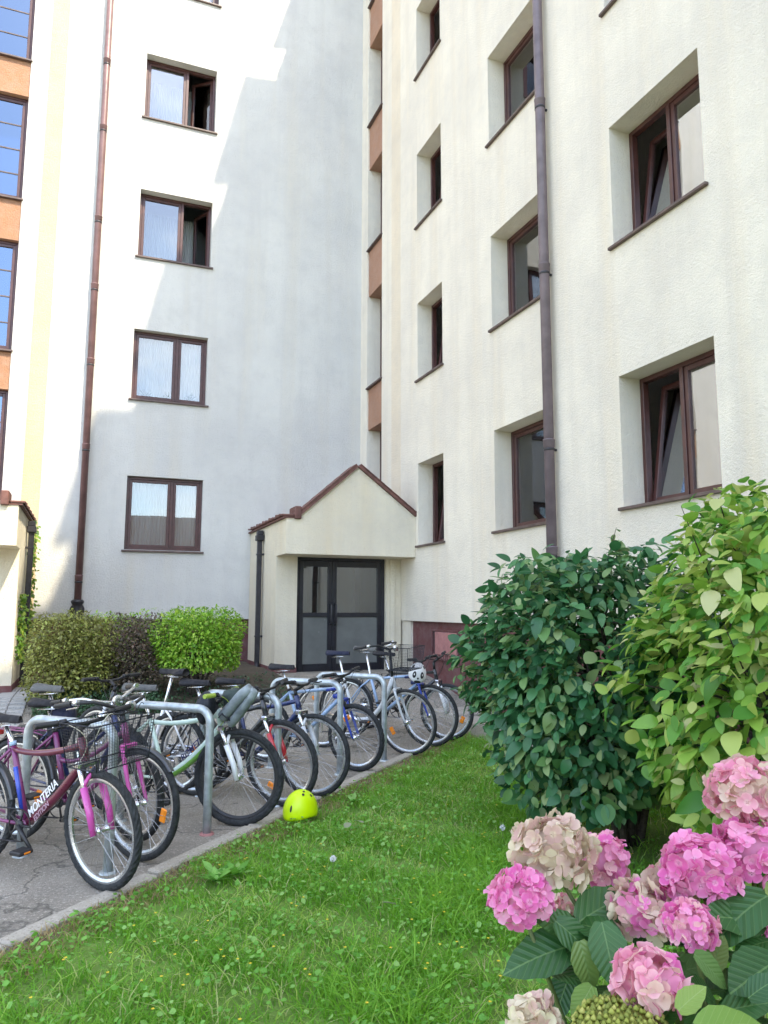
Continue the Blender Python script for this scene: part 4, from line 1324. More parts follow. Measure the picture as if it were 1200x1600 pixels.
ob('bag_strap', MB().tube([(.02, -.10, -.20), (.06, -.115, -.16), (.13, -.02, -.26)], .008, 6), 'bag_black', b1)
b1.scale = (b1s,) * 3
b2 = empty('handlebar_bag', at_bar((-.10, -.10, .0)), (0, 0, R(HN)), label='limp navy black pouch hanging over the mint green handlebar', category='bag')
ob('bag_body', lump([(-.02, -.02, -.17), (-.01, -.02, -.15), (.01, -.01, -.06), (.0, .0, .02), (.0, .0, .04)], [.02, .05, .075, .065, .02], 14, 9, .012), 'bag_black', b2)
ob('bag_strap', MB().tube([(-.04, -.05, .0), (0, -.02, .05), (.05, .03, .01)], .006, 6), 'bag_black', b2)
p = DM @ Vector((-.24, -.06, .50))
b3 = empty('rucksack', p, (0, 0, R(HN)), label='black bag hung low behind the mint green bicycle seat tube', category='bag')
ob('bag_body', lump([(-.03, -.02, -.17), (-.02, -.02, -.15), (0, -.02, -.02), (.0, 0, .10), (.02, 0, .13)], [.03, .06, .065, .05, .02], 14, 12, .012), 'bag_black', b3)
ob('bag_strap', MB().tube([(.02, -.02, .12), (.05, 0, .20), (.07, 0, .26)], .008, 6), 'bag_black', b3)
x, y = kp(1.25, 1.05)
b4 = empty('rucksack', (x, y, .80), (0, 0, R(HN)), label='crumpled dark blue bag hanging behind the maroon bicycle saddle', category='bag')
ob('bag_body', lump([(-.04, -.0, -.20), (-.03, -.0, -.17), (0, 0, -.05), (.03, 0, .04), (.05, 0, .09)], [.03, .07, .095, .08, .03], 14, 14, .014), 'saddle_navy', b4)
ob('bag_strap', MB().tube([(.04, 0, .07), (.02, 0, .12), (-.03, 0, .08)], .007, 6), 'bag_black', b4)

# ------------------------------------------------------------------ vegetation
def leaf_tpl(L, W, fold=.22, curl=.25, nseg=4, serr=0.0, tip=1.0, heart=0.0):
    """ovate leaf along +x, up +z. returns verts, quad faces (tris padded as quads), luv"""
    vs = []; uv = []; fs = []
    for i in range(nseg + 1):
        t = i / nseg
        w = W * .5 * (math.sin(math.pi * min(1, t ** .74)) ** .70 if 0 < t < 1 else 0) + (.0008)
        if i == 0: w = W * .10 + W * .28 * heart
        x = L * t; z = -curl * L * t * t
        if serr and 0 < t < 1: w *= 1 + serr * (1 if i % 2 else -1)
        for sgn in (-1, 0, 1):
            vs.append((x - (heart * L * .05 if (i == 0 and sgn) else 0), sgn * w, z + abs(sgn) * fold * w))
            uv.append((t, sgn * (w / (W * .5)), 0))
    for i in range(nseg):
        for s in (0, 1):
            a = i * 3 + s
            fs.append((a, a + 1, a + 4, a + 3))
    return np.array(vs, np.float32), [tuple(reversed(f)) for f in fs] and np.array([(a, d, c, b) for a, b, c, d in fs], np.int32)[:, ::-1], np.array(uv, np.float32)

def rot_from(xdir, up):
    x = xdir / np.linalg.norm(xdir, axis=-1, keepdims=True)
    z = up - x * np.sum(up * x, -1, keepdims=True)
    z = z / np.maximum(np.linalg.norm(z, axis=-1, keepdims=True), 1e-6)
    y = np.cross(z, x)
    return np.stack([x, y, z], -1)          # columns

def scatter_mesh(name, tpl, P, M, S, rnd, mat):
    v, f, uv = tpl
    n = len(P)
    V = np.einsum('nij,kj->nki', M, v) * S[:, None, None] + P[:, None, :]
    F = (f[None] + (np.arange(n) * len(v))[:, None, None]).reshape(-1, f.shape[1])
    at = {'rnd': ('FLOAT', np.repeat(rnd, len(v))), 'luv': ('FLOAT_VECTOR', np.tile(uv, (n, 1)))}
    return np_mesh(name, V.reshape(-1, 3), F, mat, at)

def leaf_objects(name, tpls, P, M, S, parent, mat, nvar=3):
    """separate leaves as parts, sharing mesh data"""
    mes = []
    for k, t in enumerate(tpls):
        mes.append(np_mesh(name, t[0], t[1], mat, {'luv': ('FLOAT_VECTOR', t[2])}))
    inv = np.array(parent.location)
    for i in range(len(P)):
        mw = Matrix([list(r) for r in (M[i] * S[i])]).to_4x4()
        mw.translation = Vector(P[i] - inv)
        link(name, mes[i % len(mes)], parent, mw=mw)

def crown(center, radii, n, shell=.45, lumps=7, seed=3, zmin=None, box=2.3):
    """points and outward directions in an uneven crown"""
    r = np.random.default_rng(seed)
    d = r.normal(size=(n * 2, 3)); d /= np.linalg.norm(d, axis=1, keepdims=True)
    L = r.normal(size=(lumps, 3)); L /= np.linalg.norm(L, axis=1, keepdims=True)
    bumpv = (np.maximum(0, d @ L.T) ** 12).max(1) * .26 - .09
    q = 1 - shell * r.random(n * 2) ** 1.6
    # superellipsoid for a clipped, boxy look
    sup = (np.abs(d) ** box).sum(1) ** (-1 / box)
    p = d * (sup * (1 + bumpv) * q)[:, None] * np.array(radii) + np.array(center)
    if zmin is not None:
        k = p[:, 2] > zmin
        p, d = p[k], d[k]
    return p[:n], d[:n]

def shrub(name, base, label, center, radii, n, tpls, mat, size, nobj, cat='shrub', seed=1, stems=6, zmin=None, shell=.45, droop=.5, up=.35, lumps=7, stem_r=.02, part='foliage', bark='bark', gap=0.0, group=None, sprigs=0, box=2.3):
    e = empty(name, base, label=label, category=cat)
    if group: e['group'] = group
    b = np.array(base)
    P, D = crown(center, radii, n, shell, lumps, seed, zmin, box)
    r = np.random.default_rng(seed + 50)
    if gap:
        g = r.normal(size=(9, 3)); g /= np.linalg.norm(g, axis=1, keepdims=True)
        k = ((D @ g.T).max(1) < gap) | (r.random(len(P)) < .25)
        P, D = P[k], D[k]
    if sprigs:
        sp_p = []; sp_d = []
        for q in range(sprigs):
            i = r.integers(len(P))
            dd = D[i] * .7 + np.array([0, 0, .45]) + r.normal(size=3) * .3
            dd /= np.linalg.norm(dd)
            out = np.array(center) + D[i] * np.array(radii) * .95
            ln = r.uniform(.10, .26)
            for t in np.arange(.15, 1.01, .16):
                sp_p.append(out + dd * ln * t); sp_d.append(dd + r.normal(size=3) * .7)
            mb = MB(); mb.tube([out - dd * .15 - b, out + dd * ln * .5 - b, out + dd * ln - b], [.004, .003, .0015], 5)
            ob('twig', mb, bark, e)
        sp_d = np.array(sp_d); sp_d /= np.linalg.norm(sp_d, axis=1, keepdims=True)
        P = np.concatenate([P, np.array(sp_p)]); D = np.concatenate([D, sp_d])
    n = len(P)
    xd = D * np.array([1, 1, .35]) * .9 + r.normal(size=(n, 3)) * .55 + np.array([0, 0, -droop])
    upv = D * .55 + np.array([0, 0, up + .5]) + r.normal(size=(n, 3)) * .35
    M = rot_from(xd, upv)
    S = size * np.clip(r.lognormal(-.08, .32, n), .38, 1.6)
    rnd = r.random(n)
    # the ones that show largest are leaves of their own
    own = np.zeros(n, bool)
    if nobj:
        px, py, z = to_px(P)
        tocam = np.array(CAM_POS) - P; tocam /= np.linalg.norm(tocam, axis=1, keepdims=True)
        vis = (px > -10) & (px < 1210) & (py > 0) & (py < 1610)
        score = S / z * np.maximum(0, (D * tocam).sum(1) + .25) * np.abs((M[:, :, 2] * tocam).sum(1)).clip(.25, 1) * vis
        idx = np.argsort(-score)[:nobj]
        own[idx] = True
    me = scatter_mesh(part, tpls[0], (P - b)[~own], M[~own], S[~own], rnd[~own], mat)
    link(part, me, e, kind='stuff')
    if nobj:
        leaf_objects('leaf', tpls, P[own], M[own], S[own], e, mat)
    # trunk / stems with forks
    c = np.array(center); rr = np.random.default_rng(seed + 9)
    for k in range(stems):
        a = rr.uniform(0, 2 * math.pi); o = rr.uniform(.2, .75)
        tipp = c + np.array([math.cos(a) * radii[0] * o, math.sin(a) * radii[1] * o, radii[2] * rr.uniform(.0, .75)]) - b
        st = np.array([math.cos(a) * .07, math.sin(a) * .07, -.03]) * rr.uniform(.3, 1.2)
        mid = st * .5 + tipp * .5 + np.array([rr.normal() * .05, rr.normal() * .05, .08])
        pts = bez(st, mid, tipp, 7)
        pts = [p + Vector((rr.normal() * .012, rr.normal() * .012, 0)) if 0 < i < 7 else p for i, p in enumerate(pts)]
        mb = MB(); mb.tube(pts, [stem_r * (1 - .78 * i / 7) for i in range(8)], 7)
        for q in range(7):
            t = rr.uniform(.3, .95); i0 = int(t * 7); p0 = pts[min(i0, 7)]
            dv = Vector((rr.normal(), rr.normal(), rr.uniform(-.1, .9))).normalized()
            ln = rr.uniform(.25, .55) * min(radii)
            mb.tube([p0, p0 + dv * ln * .5 + Vector((0, 0, .02)), p0 + dv * ln], [stem_r * .34, stem_r * .24, stem_r * .12], 5)
        ob('stem', mb, bark, e)
    return e

LT = [leaf_tpl(1, w_, f_, c, 7) for c, w_, f_ in ((.18, .60, .2), (.38, .66, .1), (.05, .54, .3), (-.08, .62, .05), (.55, .58, .25))]
shrub('leafy_shrub', (3.45, 4.25, 0), 'large rounded dark green shrub in the middle of the lawn', (3.32, 4.34, 1.10), (.88, .80, .86), 9800, LT, 'leaf_dark', .084, 300, seed=11, stems=9, zmin=.20, shell=.42, droop=.32, stem_r=.028, gap=.965, sprigs=20, lumps=16)
shrub('leafy_shrub', (3.42, 2.82, 0), 'tall yellow-green shrub at the right edge, nearer the viewer', (3.50, 2.90, 1.20), (.82, .78, .98), 6800, LT, 'leaf_light', .090, 300, seed=23, stems=9, zmin=.18, shell=.42, droop=.42, stem_r=.026, gap=.96, sprigs=20, lumps=16)

HT_ = [leaf_tpl(1, .62, .2, .2, 2)]
shrub('hedge_shrub', (-.22, 10.45, .33), 'olive brown clipped shrub beside the left porch', (-.16, 10.45, .92), (.50, .46, .52), 14000, HT_, 'leaf_olive', .040, 0, seed=31, stems=8, droop=.1, stem_r=.014, lumps=14, box=5, shell=.6)
shrub('hedge_shrub', (.62, 10.55, .36), 'dark purplish clipped shrub in the middle of the hedge', (.64, 10.5, .92), (.36, .42, .52), 9000, HT_, 'leaf_purple', .036, 0, seed=33, stems=7, droop=.1, stem_r=.014, lumps=14, box=5, shell=.6)
shrub('hedge_shrub', (1.38, 10.25, .38), 'bright green rounded shrub with bare lower stems by the porch downpipe', (1.42, 10.3, 1.06), (.58, .5, .45), 13000, HT_, 'leaf_hedge', .042, 0, seed=35, stems=11, droop=.1, stem_r=.022, zmin=.72, lumps=14, box=3.6, shell=.6)
shrub('hedge_shrub', (.55, 11.3, .40), 'fresh green shrub showing over the purplish one', (.55, 11.3, 1.05), (.6, .4, .44), 3000, HT_, 'leaf_hedge', .040, 0, seed=37, stems=6, droop=.1, stem_r=.014, lumps=10, box=4)

# climbing plant on the left porch
e = empty('climbing_plant', (-.80, 12.45, .38), label='yellow-green creeper climbing round the left porch downpipe', category='climber')
r = np.random.default_rng(5)
n1, n2 = 520, 300
P = np.concatenate([np.stack([-.86 + r.normal(size=n1) * .035, 13.25 + r.normal(size=n1) * .10, .5 + 2.42 * r.random(n1)], -1),
                    np.stack([-.88 + r.normal(size=n2) * .03, 12.25 + r.normal(size=n2) * .12, .75 + 1.0 * r.random(n2) ** .9], -1)])
n = n1 + n2
M = rot_from(r.normal(size=(n, 3)) * .6 + np.array([.3, -.4, -.8]), np.tile(np.array([.5, -.8, .3]), (n, 1)) + r.normal(size=(n, 3)) * .4)
link('foliage', scatter_mesh('foliage', HT_[0], P - np.array(e.location), M, .075 * r.uniform(.5, 1.2, n), r.random(n), 'leaf_ivy'), e, kind='stuff')
mb = MB(); mb.tube([(0, .1, 0), (-.02, .2, .8), (-.06, .25, 1.6), (-.02, .3, 2.3)], [.014, .012, .009, .005], 6); ob('stem', mb, 'bark', e)

# ground cover in the bed
n = 9000
P = np.stack([r.uniform(-.52, 2.65, n), 9.64 + r.random(n) ** 1.7 * 1.3, np.zeros(n)], -1)
kk = (P[:, 0] < 1.0) | (r.random(n) < .25)
P = P[kk]; n = len(P)
P[:, 2] = gz(P[:, 0], P[:, 1]) + .05 + r.random(n) * (.06 + .12 * (P[:, 0] < .9))
M = rot_from(r.normal(size=(n, 3)) + np.array([0, 0, .3]), np.tile(np.array([0, -.2, 1.]), (n, 1)) + r.normal(size=(n, 3)) * .4)
o = link('ground_cover', scatter_mesh('ground_cover', HT_[0], P, M, .045 * r.uniform(.5, 1.3, n), r.random(n), 'leaf_cover'), kind='stuff', label='low green ground cover filling the planting bed edge', category='ground cover')

# small pots on the second-floor sill
paint('pot_dark', (0.06, 0.045, 0.04), .6)
for i, (x0, w_) in enumerate(((.82, 'at the left of'), (1.22, 'left of the mullion of'), (1.62, 'behind the right pane of'))):
    e = empty('potted_plant', (x0, 14.10, 5.385), label='small potted plant ' + w_ + ' the second window up', category='potted plant')
    mb = MB(); mb.lathe([(.001, 0), (.028, 0), (.036, .06), (.032, .06), (.001, .05)], 12); ob('pot', mb, 'pot_dark', e)
    rr_ = np.random.default_rng(i)
    Pn = np.tile(np.array([0, 0, .055]), (16, 1)); dn = rr_.normal(size=(16, 3)) * np.array([1, .5, .2]) + np.array([0, 0, .8])
    link('foliage', scatter_mesh('foliage', leaf_tpl(1, .22, .1, .5, 4), Pn, rot_from(dn, rr_.normal(size=(16, 3))), rr_.uniform(.09, .16, 16), rr_.random(16), 'leaf_cover'), e, kind='stuff')

# ------------------------------------------------------------------ lawn
def blades(n, s0, s1, d0, d1, lmin, lmax, seed, w=.0032, dens=None):
    r = np.random.default_rng(seed)
    s = r.uniform(s0, s1, n); d = r.uniform(d0, d1, n)
    x = K0[0] + KD[0] * s + KN[0] * d; y = K0[1] + KD[1] * s + KN[1] * d
    z = gz(x, y) - .01
    px, py, dep = to_px(np.stack([x, y, z], -1))
    k = (px > -450) & (px < 1650) & (py < 2300) & (dep > .3)
    # nearer ground gets more blades
    k &= r.random(n) < np.clip(5.0 / np.maximum(dep, .5), .3, 1)
    # clumps and thin spots
    cl = np.sin(x * 5.3 + 1.1) * np.sin(y * 4.7 + .3) + .6 * np.sin(x * 11.7 + y * 9.1) + .4 * np.sin(x * 23 - y * 19)
    k &= r.random(n) < np.clip(.62 + .25 * cl, .18, 1)
    # little grows in the shrub's root ring
    sh = np.hypot(x - 3.5, y - 4.2)
    k &= r.random(n) < np.clip((sh - .25) / .9, .12, 1)
    if dens is not None:
        k &= r.random(n) < dens(s, d)
    return x[k], y[k], z[k], cl[k], d[k], r

def blade_mesh(name, x, y, z, ln, r, w, rnd, mat, lean=1.5):
    n = len(x)
    a = r.uniform(0, 2 * math.pi, n)
    face = r.uniform(0, 2 * math.pi, n)
    bend = r.uniform(.15, lean + .35, n) * ln
    wx, wy = np.cos(face) * w, np.sin(face) * w
    V = np.zeros((n, 6, 3), np.float32)
    B = np.stack([x, y, z], -1)
    dirv = np.stack([np.cos(a), np.sin(a), np.zeros(n)], -1)
    W = np.stack([wx, wy, np.zeros(n)], -1)
    up = np.array([0, 0, 1.])
    for q, (t, ww) in enumerate(((0, 1.0), (.55, .85), (1.0, .12))):
        c = B + dirv * (bend * t ** 2)[:, None] + up * (ln * (t - .22 * t * t))[:, None]
        V[:, q * 2] = c - W * ww; V[:, q * 2 + 1] = c + W * ww
    f = np.array([(0, 1, 3, 2), (2, 3, 5, 4)], np.int32)
    F = (f[None] + (np.arange(n) * 6)[:, None, None]).reshape(-1, 4)
    return np_mesh(name, V.reshape(-1, 3), F, mat, {'rnd': ('FLOAT', np.repeat(rnd, 6))})

dfun = lambda s, d: np.clip((-d - .03) / .13, .12, 1)
x, y, z, cl, d, r = blades(330000, -1.6, 8.4, -6.2, -.07, 0, 0, 41, dens=dfun)
ln = (.045 + .05 * r.random(len(x)) ** 2 + .022 * cl.clip(-1, 1) + .05 * (r.random(len(x)) < .05)) * np.clip(.45 + (-d) * 1.2, .5, 1.1)
big = np.sin(x * 1.9 + .7) * np.sin(y * 2.3 + 1.9) + .5 * np.sin(x * 3.7 - y * 3.1)
rnd = np.clip(.5 + .13 * cl + .17 * big + r.normal(size=len(x)) * .17 + .12 * (d > -.5), 0, .93)
ln = ln * (1 + .22 * big)
rnd = np.where(r.random(len(x)) < .03, .99, rnd)
link('grass', blade_mesh('grass', x, y, z, ln.clip(.02, .2), r, .0030, rnd, 'grass_blade'), kind='stuff', label='uneven green lawn grass between the kerb and the shrubs', category='grass')
# straw along the kerb
x, y, z, cl, d, r = blades(14000, -1.6, 8.0, -.34, -.05, 0, 0, 47)
ln = .02 + .035 * r.random(len(x))
link('dry_grass', blade_mesh('dry_grass', x, y, z + .004, ln, r, .0028, r.random(len(x)), 'straw', lean=1.4), kind='stuff', label='dry straw-coloured grass along the inner kerb edge', category='grass')
# clover and broad-leaved weeds
ct = leaf_tpl(1, .95, .12, .12, 3)
x, y, z, cl, d, r = blades(36000, -1.6, 7.5, -5.6, -.12, 0, 0, 53)
n = len(x)
P = np.stack([x, y, z + .03 + .055 * r.random(n)], -1)
M = rot_from(r.normal(size=(n, 3)) * np.array([1, 1, .25]), np.tile(np.array([0, 0, 1.]), (n, 1)) + r.normal(size=(n, 3)) * .35)
link('clover', scatter_mesh('clover', ct, P, M, .016 + .016 * r.random(n), r.random(n), 'clover_leaf'), kind='stuff', label='clover and small weeds mixed through the lawn', category='clover')
# a few rosettes of broad leaves
rt = leaf_tpl(1, .30, .15, .25, 5, serr=.22)
Ps = []; Ms = []; Ss = []
r = np.random.default_rng(61)
for (s_, d_, k) in ((1.05, -.42, 12), (1.18, -.47, 9), (1.12, -.36, 8), (2.9, -.35, 6)):
    x0, y0 = kp(s_, d_)
    for q in range(k):
        a = 2 * math.pi * q / k + r.uniform(-.3, .3)
        Ps.append((x0, y0, float(gz(x0, y0)) + .015)); Ms.append((math.cos(a), math.sin(a), r.uniform(.35, 1.1))); Ss.append(r.uniform(.07, .14))
M = rot_from(np.array(Ms), np.tile(np.array([0, 0, 1.]), (len(Ms), 1)) + r.normal(size=(len(Ms), 3)) * .2)
link('dandelion_leaves', scatter_mesh('dandelion_leaves', rt, np.array(Ps), M, np.array(Ss), r.random(len(Ps)), 'clover_leaf'), kind='stuff', label='rosettes of toothed dandelion leaves in the lawn', category='weeds')
# small yellow flowers
x, y, z, cl, d, r = blades(260, -.9, 3.2, -3.0, -.35, 0, 0, 71)
n = len(x); 
pet = leaf_tpl(1, .8, .1, .05, 2)
P = np.repeat(np.stack([x, y, z + .075 + .03 * r.random(n)], -1), 5, 0)
ang = np.tile(np.arange(5) * 2 * math.pi / 5, n)
M = rot_from(np.stack([np.cos(ang), np.sin(ang), np.full(n * 5, .35)], -1), np.tile(np.array([0, 0, 1.]), (n * 5, 1)))
link('yellow_flowers', scatter_mesh('yellow_flowers', pet, P, M, np.full(n * 5, .0085), r.random(n * 5), 'flower_yellow'), kind='stuff', label='tiny yellow flowers dotted through the lawn', category='flowers')
# dandelion clocks and a few fallen leaves
paint('seed_white', (0.72, 0.72, 0.70), .9)
for i, (s_, d_, w_) in enumerate(((2.35, -1.72, 'right of the lawn centre, beside the hydrangea'), (1.35, -1.0, 'in the middle of the lawn'))):
    x0, y0 = kp(s_, d_)
    e = empty('dandelion', (x0, y0, 0), label='white dandelion seed head standing ' + w_, category='dandelion')
    mb = MB(); mb.tube([(0, 0, 0), (.004, 0, .06), (.006, .003, .12)], .0016, 5); ob('stalk', mb, 'stem_green', e)
    mb = MB(); rr_ = random.Random(i)
    for q in range(90):
        v = Vector((rr_.gauss(0, 1), rr_.gauss(0, 1), rr_.gauss(0, 1))).normalized()
        mb.tube([Vector((.006, .003, .125)) + v * .004, Vector((.006, .003, .125)) + v * .019], [.0003, .0022], 4, caps=True)
    ob('seed_head', mb, 'seed_white', e)
leaf_mat('leaf_fallen', [(0, (0.30, 0.33, 0.20)), (1, (0.42, 0.40, 0.28))])
for i, (s_, d_, w_) in enumerate(((2.05, -.72, 'beyond the yellow helmet'), (2.2, -.78, 'in the middle of the lawn, curled'), (1.0, -1.55, 'in the near lawn'))):
    x0, y0 = kp(s_, d_)
    me = np_mesh('fallen_leaf', LT[i % 3][0] * .08, LT[i % 3][1], 'leaf_fallen', {'luv': ('FLOAT_VECTOR', LT[i % 3][2])})
    o = link('fallen_leaf', me, loc=(x0, y0, .085), label='pale fallen leaf lying on the grass ' + w_, category='leaf')
    o.rotation_euler = (R(15), R(-18), R(40 + i * 70))

# ------------------------------------------------------------------ hydrangea in the foreground
hyd = empty('hydrangea', (1.22, 1.02, 0), label='pink and cream hydrangea bush in the right foreground', category='hydrangea')
HB = np.array(hyd.location)
def petal_tpl(w=1.0):
    vs = []; fs = []; uv = []
    rim = [(.03, 0), (.15, -.17), (.31, -.27), (.46, -.20), (.53, 0), (.46, .20), (.31, .27), (.15, .17)]
    for k in range(4):
        a = math.pi / 2 * k
        c, s = math.cos(a), math.sin(a)
        o = len(vs)
        for q, (x, y) in enumerate([(.30, 0)] + rim):
            z = .30 * abs(y) * w + .10 * x + (.02 * math.sin(q * 2.1 + k)) - (.02 if q == 0 else 0) + .03 * (k % 2)
            vs.append((x * c - y * w * s, x * s + y * w * c, z)); uv.append((math.hypot(x, y), y, 0))
        for q in range(8):
            fs.append((o, o + 1 + q, o + 1 + (q + 1) % 8))
    o = len(vs)
    for (x, y, z) in ((.05, 0, .05), (0, .05, .05), (-.05, 0, .05), (0, -.05, .05), (0, 0, .10)):
        vs.append((x, y, z)); uv.append((0, 0, 0))
    fs += [(o, o + 1, o + 4), (o + 1, o + 2, o + 4), (o + 2, o + 3, o + 4), (o + 3, o, o + 4)]
    return np.array(vs, np.float32), np.array(fs, np.int32), np.array(uv, np.float32)
PT = petal_tpl(1.0)
FLOR = {}
for mt in ('petal_pink', 'petal_soft', 'petal_dry'):
    FLOR[mt] = []
    for k in range(3):
        v = PT[0].copy()
        v[:, 2] += np.hypot(v[:, 0], v[:, 1]) ** 2 * (.15, .55, -.2)[k]
        FLOR[mt].append((np_mesh('floret', v, PT[1], mt, {'luv': ('FLOAT_VECTOR', PT[2])}), v))

HEADS = [
    (0.903, 1.337, 1.059, 0.0856, 'petal_dry', 'petal_dry', 0, 75, 0.04),
    (0.802, 1.298, 1.0, 0.0589, 'petal_pink', 'petal_pink', 0, 60, 0.034),
    (1.058, 1.391, 1.009, 0.0636, 'petal_pink', 'petal_soft', 0.3, 60, 0.034),
    (1.018, 1.216, 0.973, 0.0663, 'petal_dry', 'petal_pink', 0.33, 60, 0.036),
    (1.119, 1.165, 1.05, 0.0773, 'petal_pink', 'petal_pink', 0.1, 80, 0.036),
    (1.24, 1.146, 1.082, 0.0802, 'petal_pink', 'petal_soft', 0.35, 80, 0.036),
    (1.265, 1.176, 1.178, 0.0817, 'petal_soft', 'petal_dry', 0.25, 75, 0.038),
    (1.012, 1.085, 0.997, 0.0472, 'petal_pink', 'petal_soft', 0.35, 75, 0.024),
    (0.864, 1.019, 0.959, 0.0551, 'petal_soft', 'petal_pink', 0.25, 45, 0.044),
    (0.74, 1.159, 0.858, 0.0432, 'petal_dry', 'petal_dry', 0, 40, 0.036),
    (1.125, 1.259, 0.988, 0.0519, 'petal_dry', 'petal_soft', 0.3, 50, 0.034),
    (1.191, 1.07, 0.984, 0.035, 'petal_pink', 'petal_pink', 0, 40, 0.03),
    (1.001, 1.451, 0.895, 0.0364, 'petal_soft', 'petal_dry', 0.4, 36, 0.024)]
heads = []
allf = []
for hi, (hx, hy, hz, rad, mt, mt2, frac, nfl, fs_) in enumerate(HEADS):
    nfl = int(nfl * 1.5)
    r = np.random.default_rng(100 + hi)
    c = np.array([hx, hy, hz])
    i = np.arange(nfl) + .5
    ph = np.arccos(1 - 2 * i / nfl); th = math.pi * (1 + 5 ** .5) * i + r.uniform(0, 6)
    D = np.stack([np.cos(th) * np.sin(ph), np.sin(th) * np.sin(ph), np.cos(ph)], -1) + r.normal(size=(nfl, 3)) * .10
    D /= np.linalg.norm(D, axis=1, keepdims=True)
    k = D[:, 2] > -.62
    D = D[k]; n = len(D)
    lob = 1 + .10 * np.sin(D[:, 0] * 4 + hi) * np.sin(D[:, 1] * 5 + 2 * hi)
    P = c + D * (rad * .86 * lob * r.uniform(.88, 1.06, n))[:, None] * np.array([1, 1, .88])
    upv = D + r.normal(size=(n, 3)) * .33
    M = rot_from(r.normal(size=(n, 3)), upv)
    S = fs_ * r.uniform(.8, 1.2, n)
    mats = np.where(r.random(n) < frac, 1, 0)
    hd = empty('flower_head', (0, 0, 0)) if False else None
    mb = MB()
    pts = []
    core = MB(); core.lathe([(.001, -rad * .5), (rad * .5, -rad * .34), (rad * .72, 0), (rad * .55, rad * .36), (.001, rad * .56)], 12)
    ho = ob('flower_head', core, mt, hyd, loc=tuple(c - HB))
    heads.append((ho, c, rad, mt))
    tocam = np.array(CAM_POS) - P; dist = np.linalg.norm(tocam, axis=1); tocam /= dist[:, None]
    px, py, z = to_px(P)
    vis = (px > -20) & (px < 1220) & (py < 1620)
    score = S / dist * np.maximum(0, (D * tocam).sum(1) + .1) * vis
    for q in range(n):
        allf.append((score[q], hi, P[q], M[q], S[q], (mt, mt2)[mats[q]], r.random()))
allf.sort(key=lambda a: -a[0])
for q, (sc_, hi, P, M, S, mt, rn) in enumerate(allf[:300]):
    ho, c, rad, m0 = heads[hi]
    mw = Matrix([list(v) for v in (M * S)]).to_4x4(); mw.translation = Vector(P - c)
    link('floret', FLOR[mt][q % 3][0], ho, mw=mw)
rest = {}
for a in allf[300:]:
    rest.setdefault((a[1], a[5]), []).append(a)
for (hi, mt), L in rest.items():
    ho, c, rad, m0 = heads[hi]
    tp = (FLOR[mt][0][1], PT[1], PT[2])
    me = scatter_mesh('florets', tp, np.array([a[2] for a in L]) - c, np.array([a[3] for a in L]), np.array([a[4] for a in L]), np.array([a[6] for a in L]), mt)
    link('florets', me, ho, kind='stuff')
# unopened green head at the lower edge: tight beads
c = np.array((0.785, 0.993, 0.905)); r = np.random.default_rng(9)
n = 420; i = np.arange(n) + .5; ph = np.arccos(1 - 1.25 * i / n); th = math.pi * (1 + 5 ** .5) * i
D = np.stack([np.cos(th) * np.sin(ph), np.sin(th) * np.sin(ph), np.cos(ph)], -1)
bv = []; bf = []
octv = np.array([(1, 0, 0), (0, 1, 0), (-1, 0, 0), (0, -1, 0), (0, 0, 1), (0, 0, -1)], float) * .0052
octf = [(0, 1, 4), (1, 2, 4), (2, 3, 4), (3, 0, 4), (1, 0, 5), (2, 1, 5), (3, 2, 5), (0, 3, 5)]
P = D * (np.array([.072, .072, .046]) * (1 + r.normal(size=(n, 1)) * .04))
me = scatter_mesh('bud_cluster', (octv.astype(np.float32), np.array(octf, np.int32), np.zeros((6, 3), np.float32)), P, np.tile(np.eye(3), (n, 1, 1)), r.uniform(.8, 1.25, n), r.random(n), 'bud_green')
gh = link('bud_cluster', me, hyd, loc=tuple(c - HB), label='flat yellow-green cluster of closed buds', kind='stuff')
mb = MB(); mb.lathe([(.001, -.02), (.04, -.015), (.066, .0), (.058, .022), (.034, .036), (.001, .041)], 16); ob('bud_base', mb, 'bud_green', hyd, loc=tuple(c - HB - np.array([0, 0, .004])))
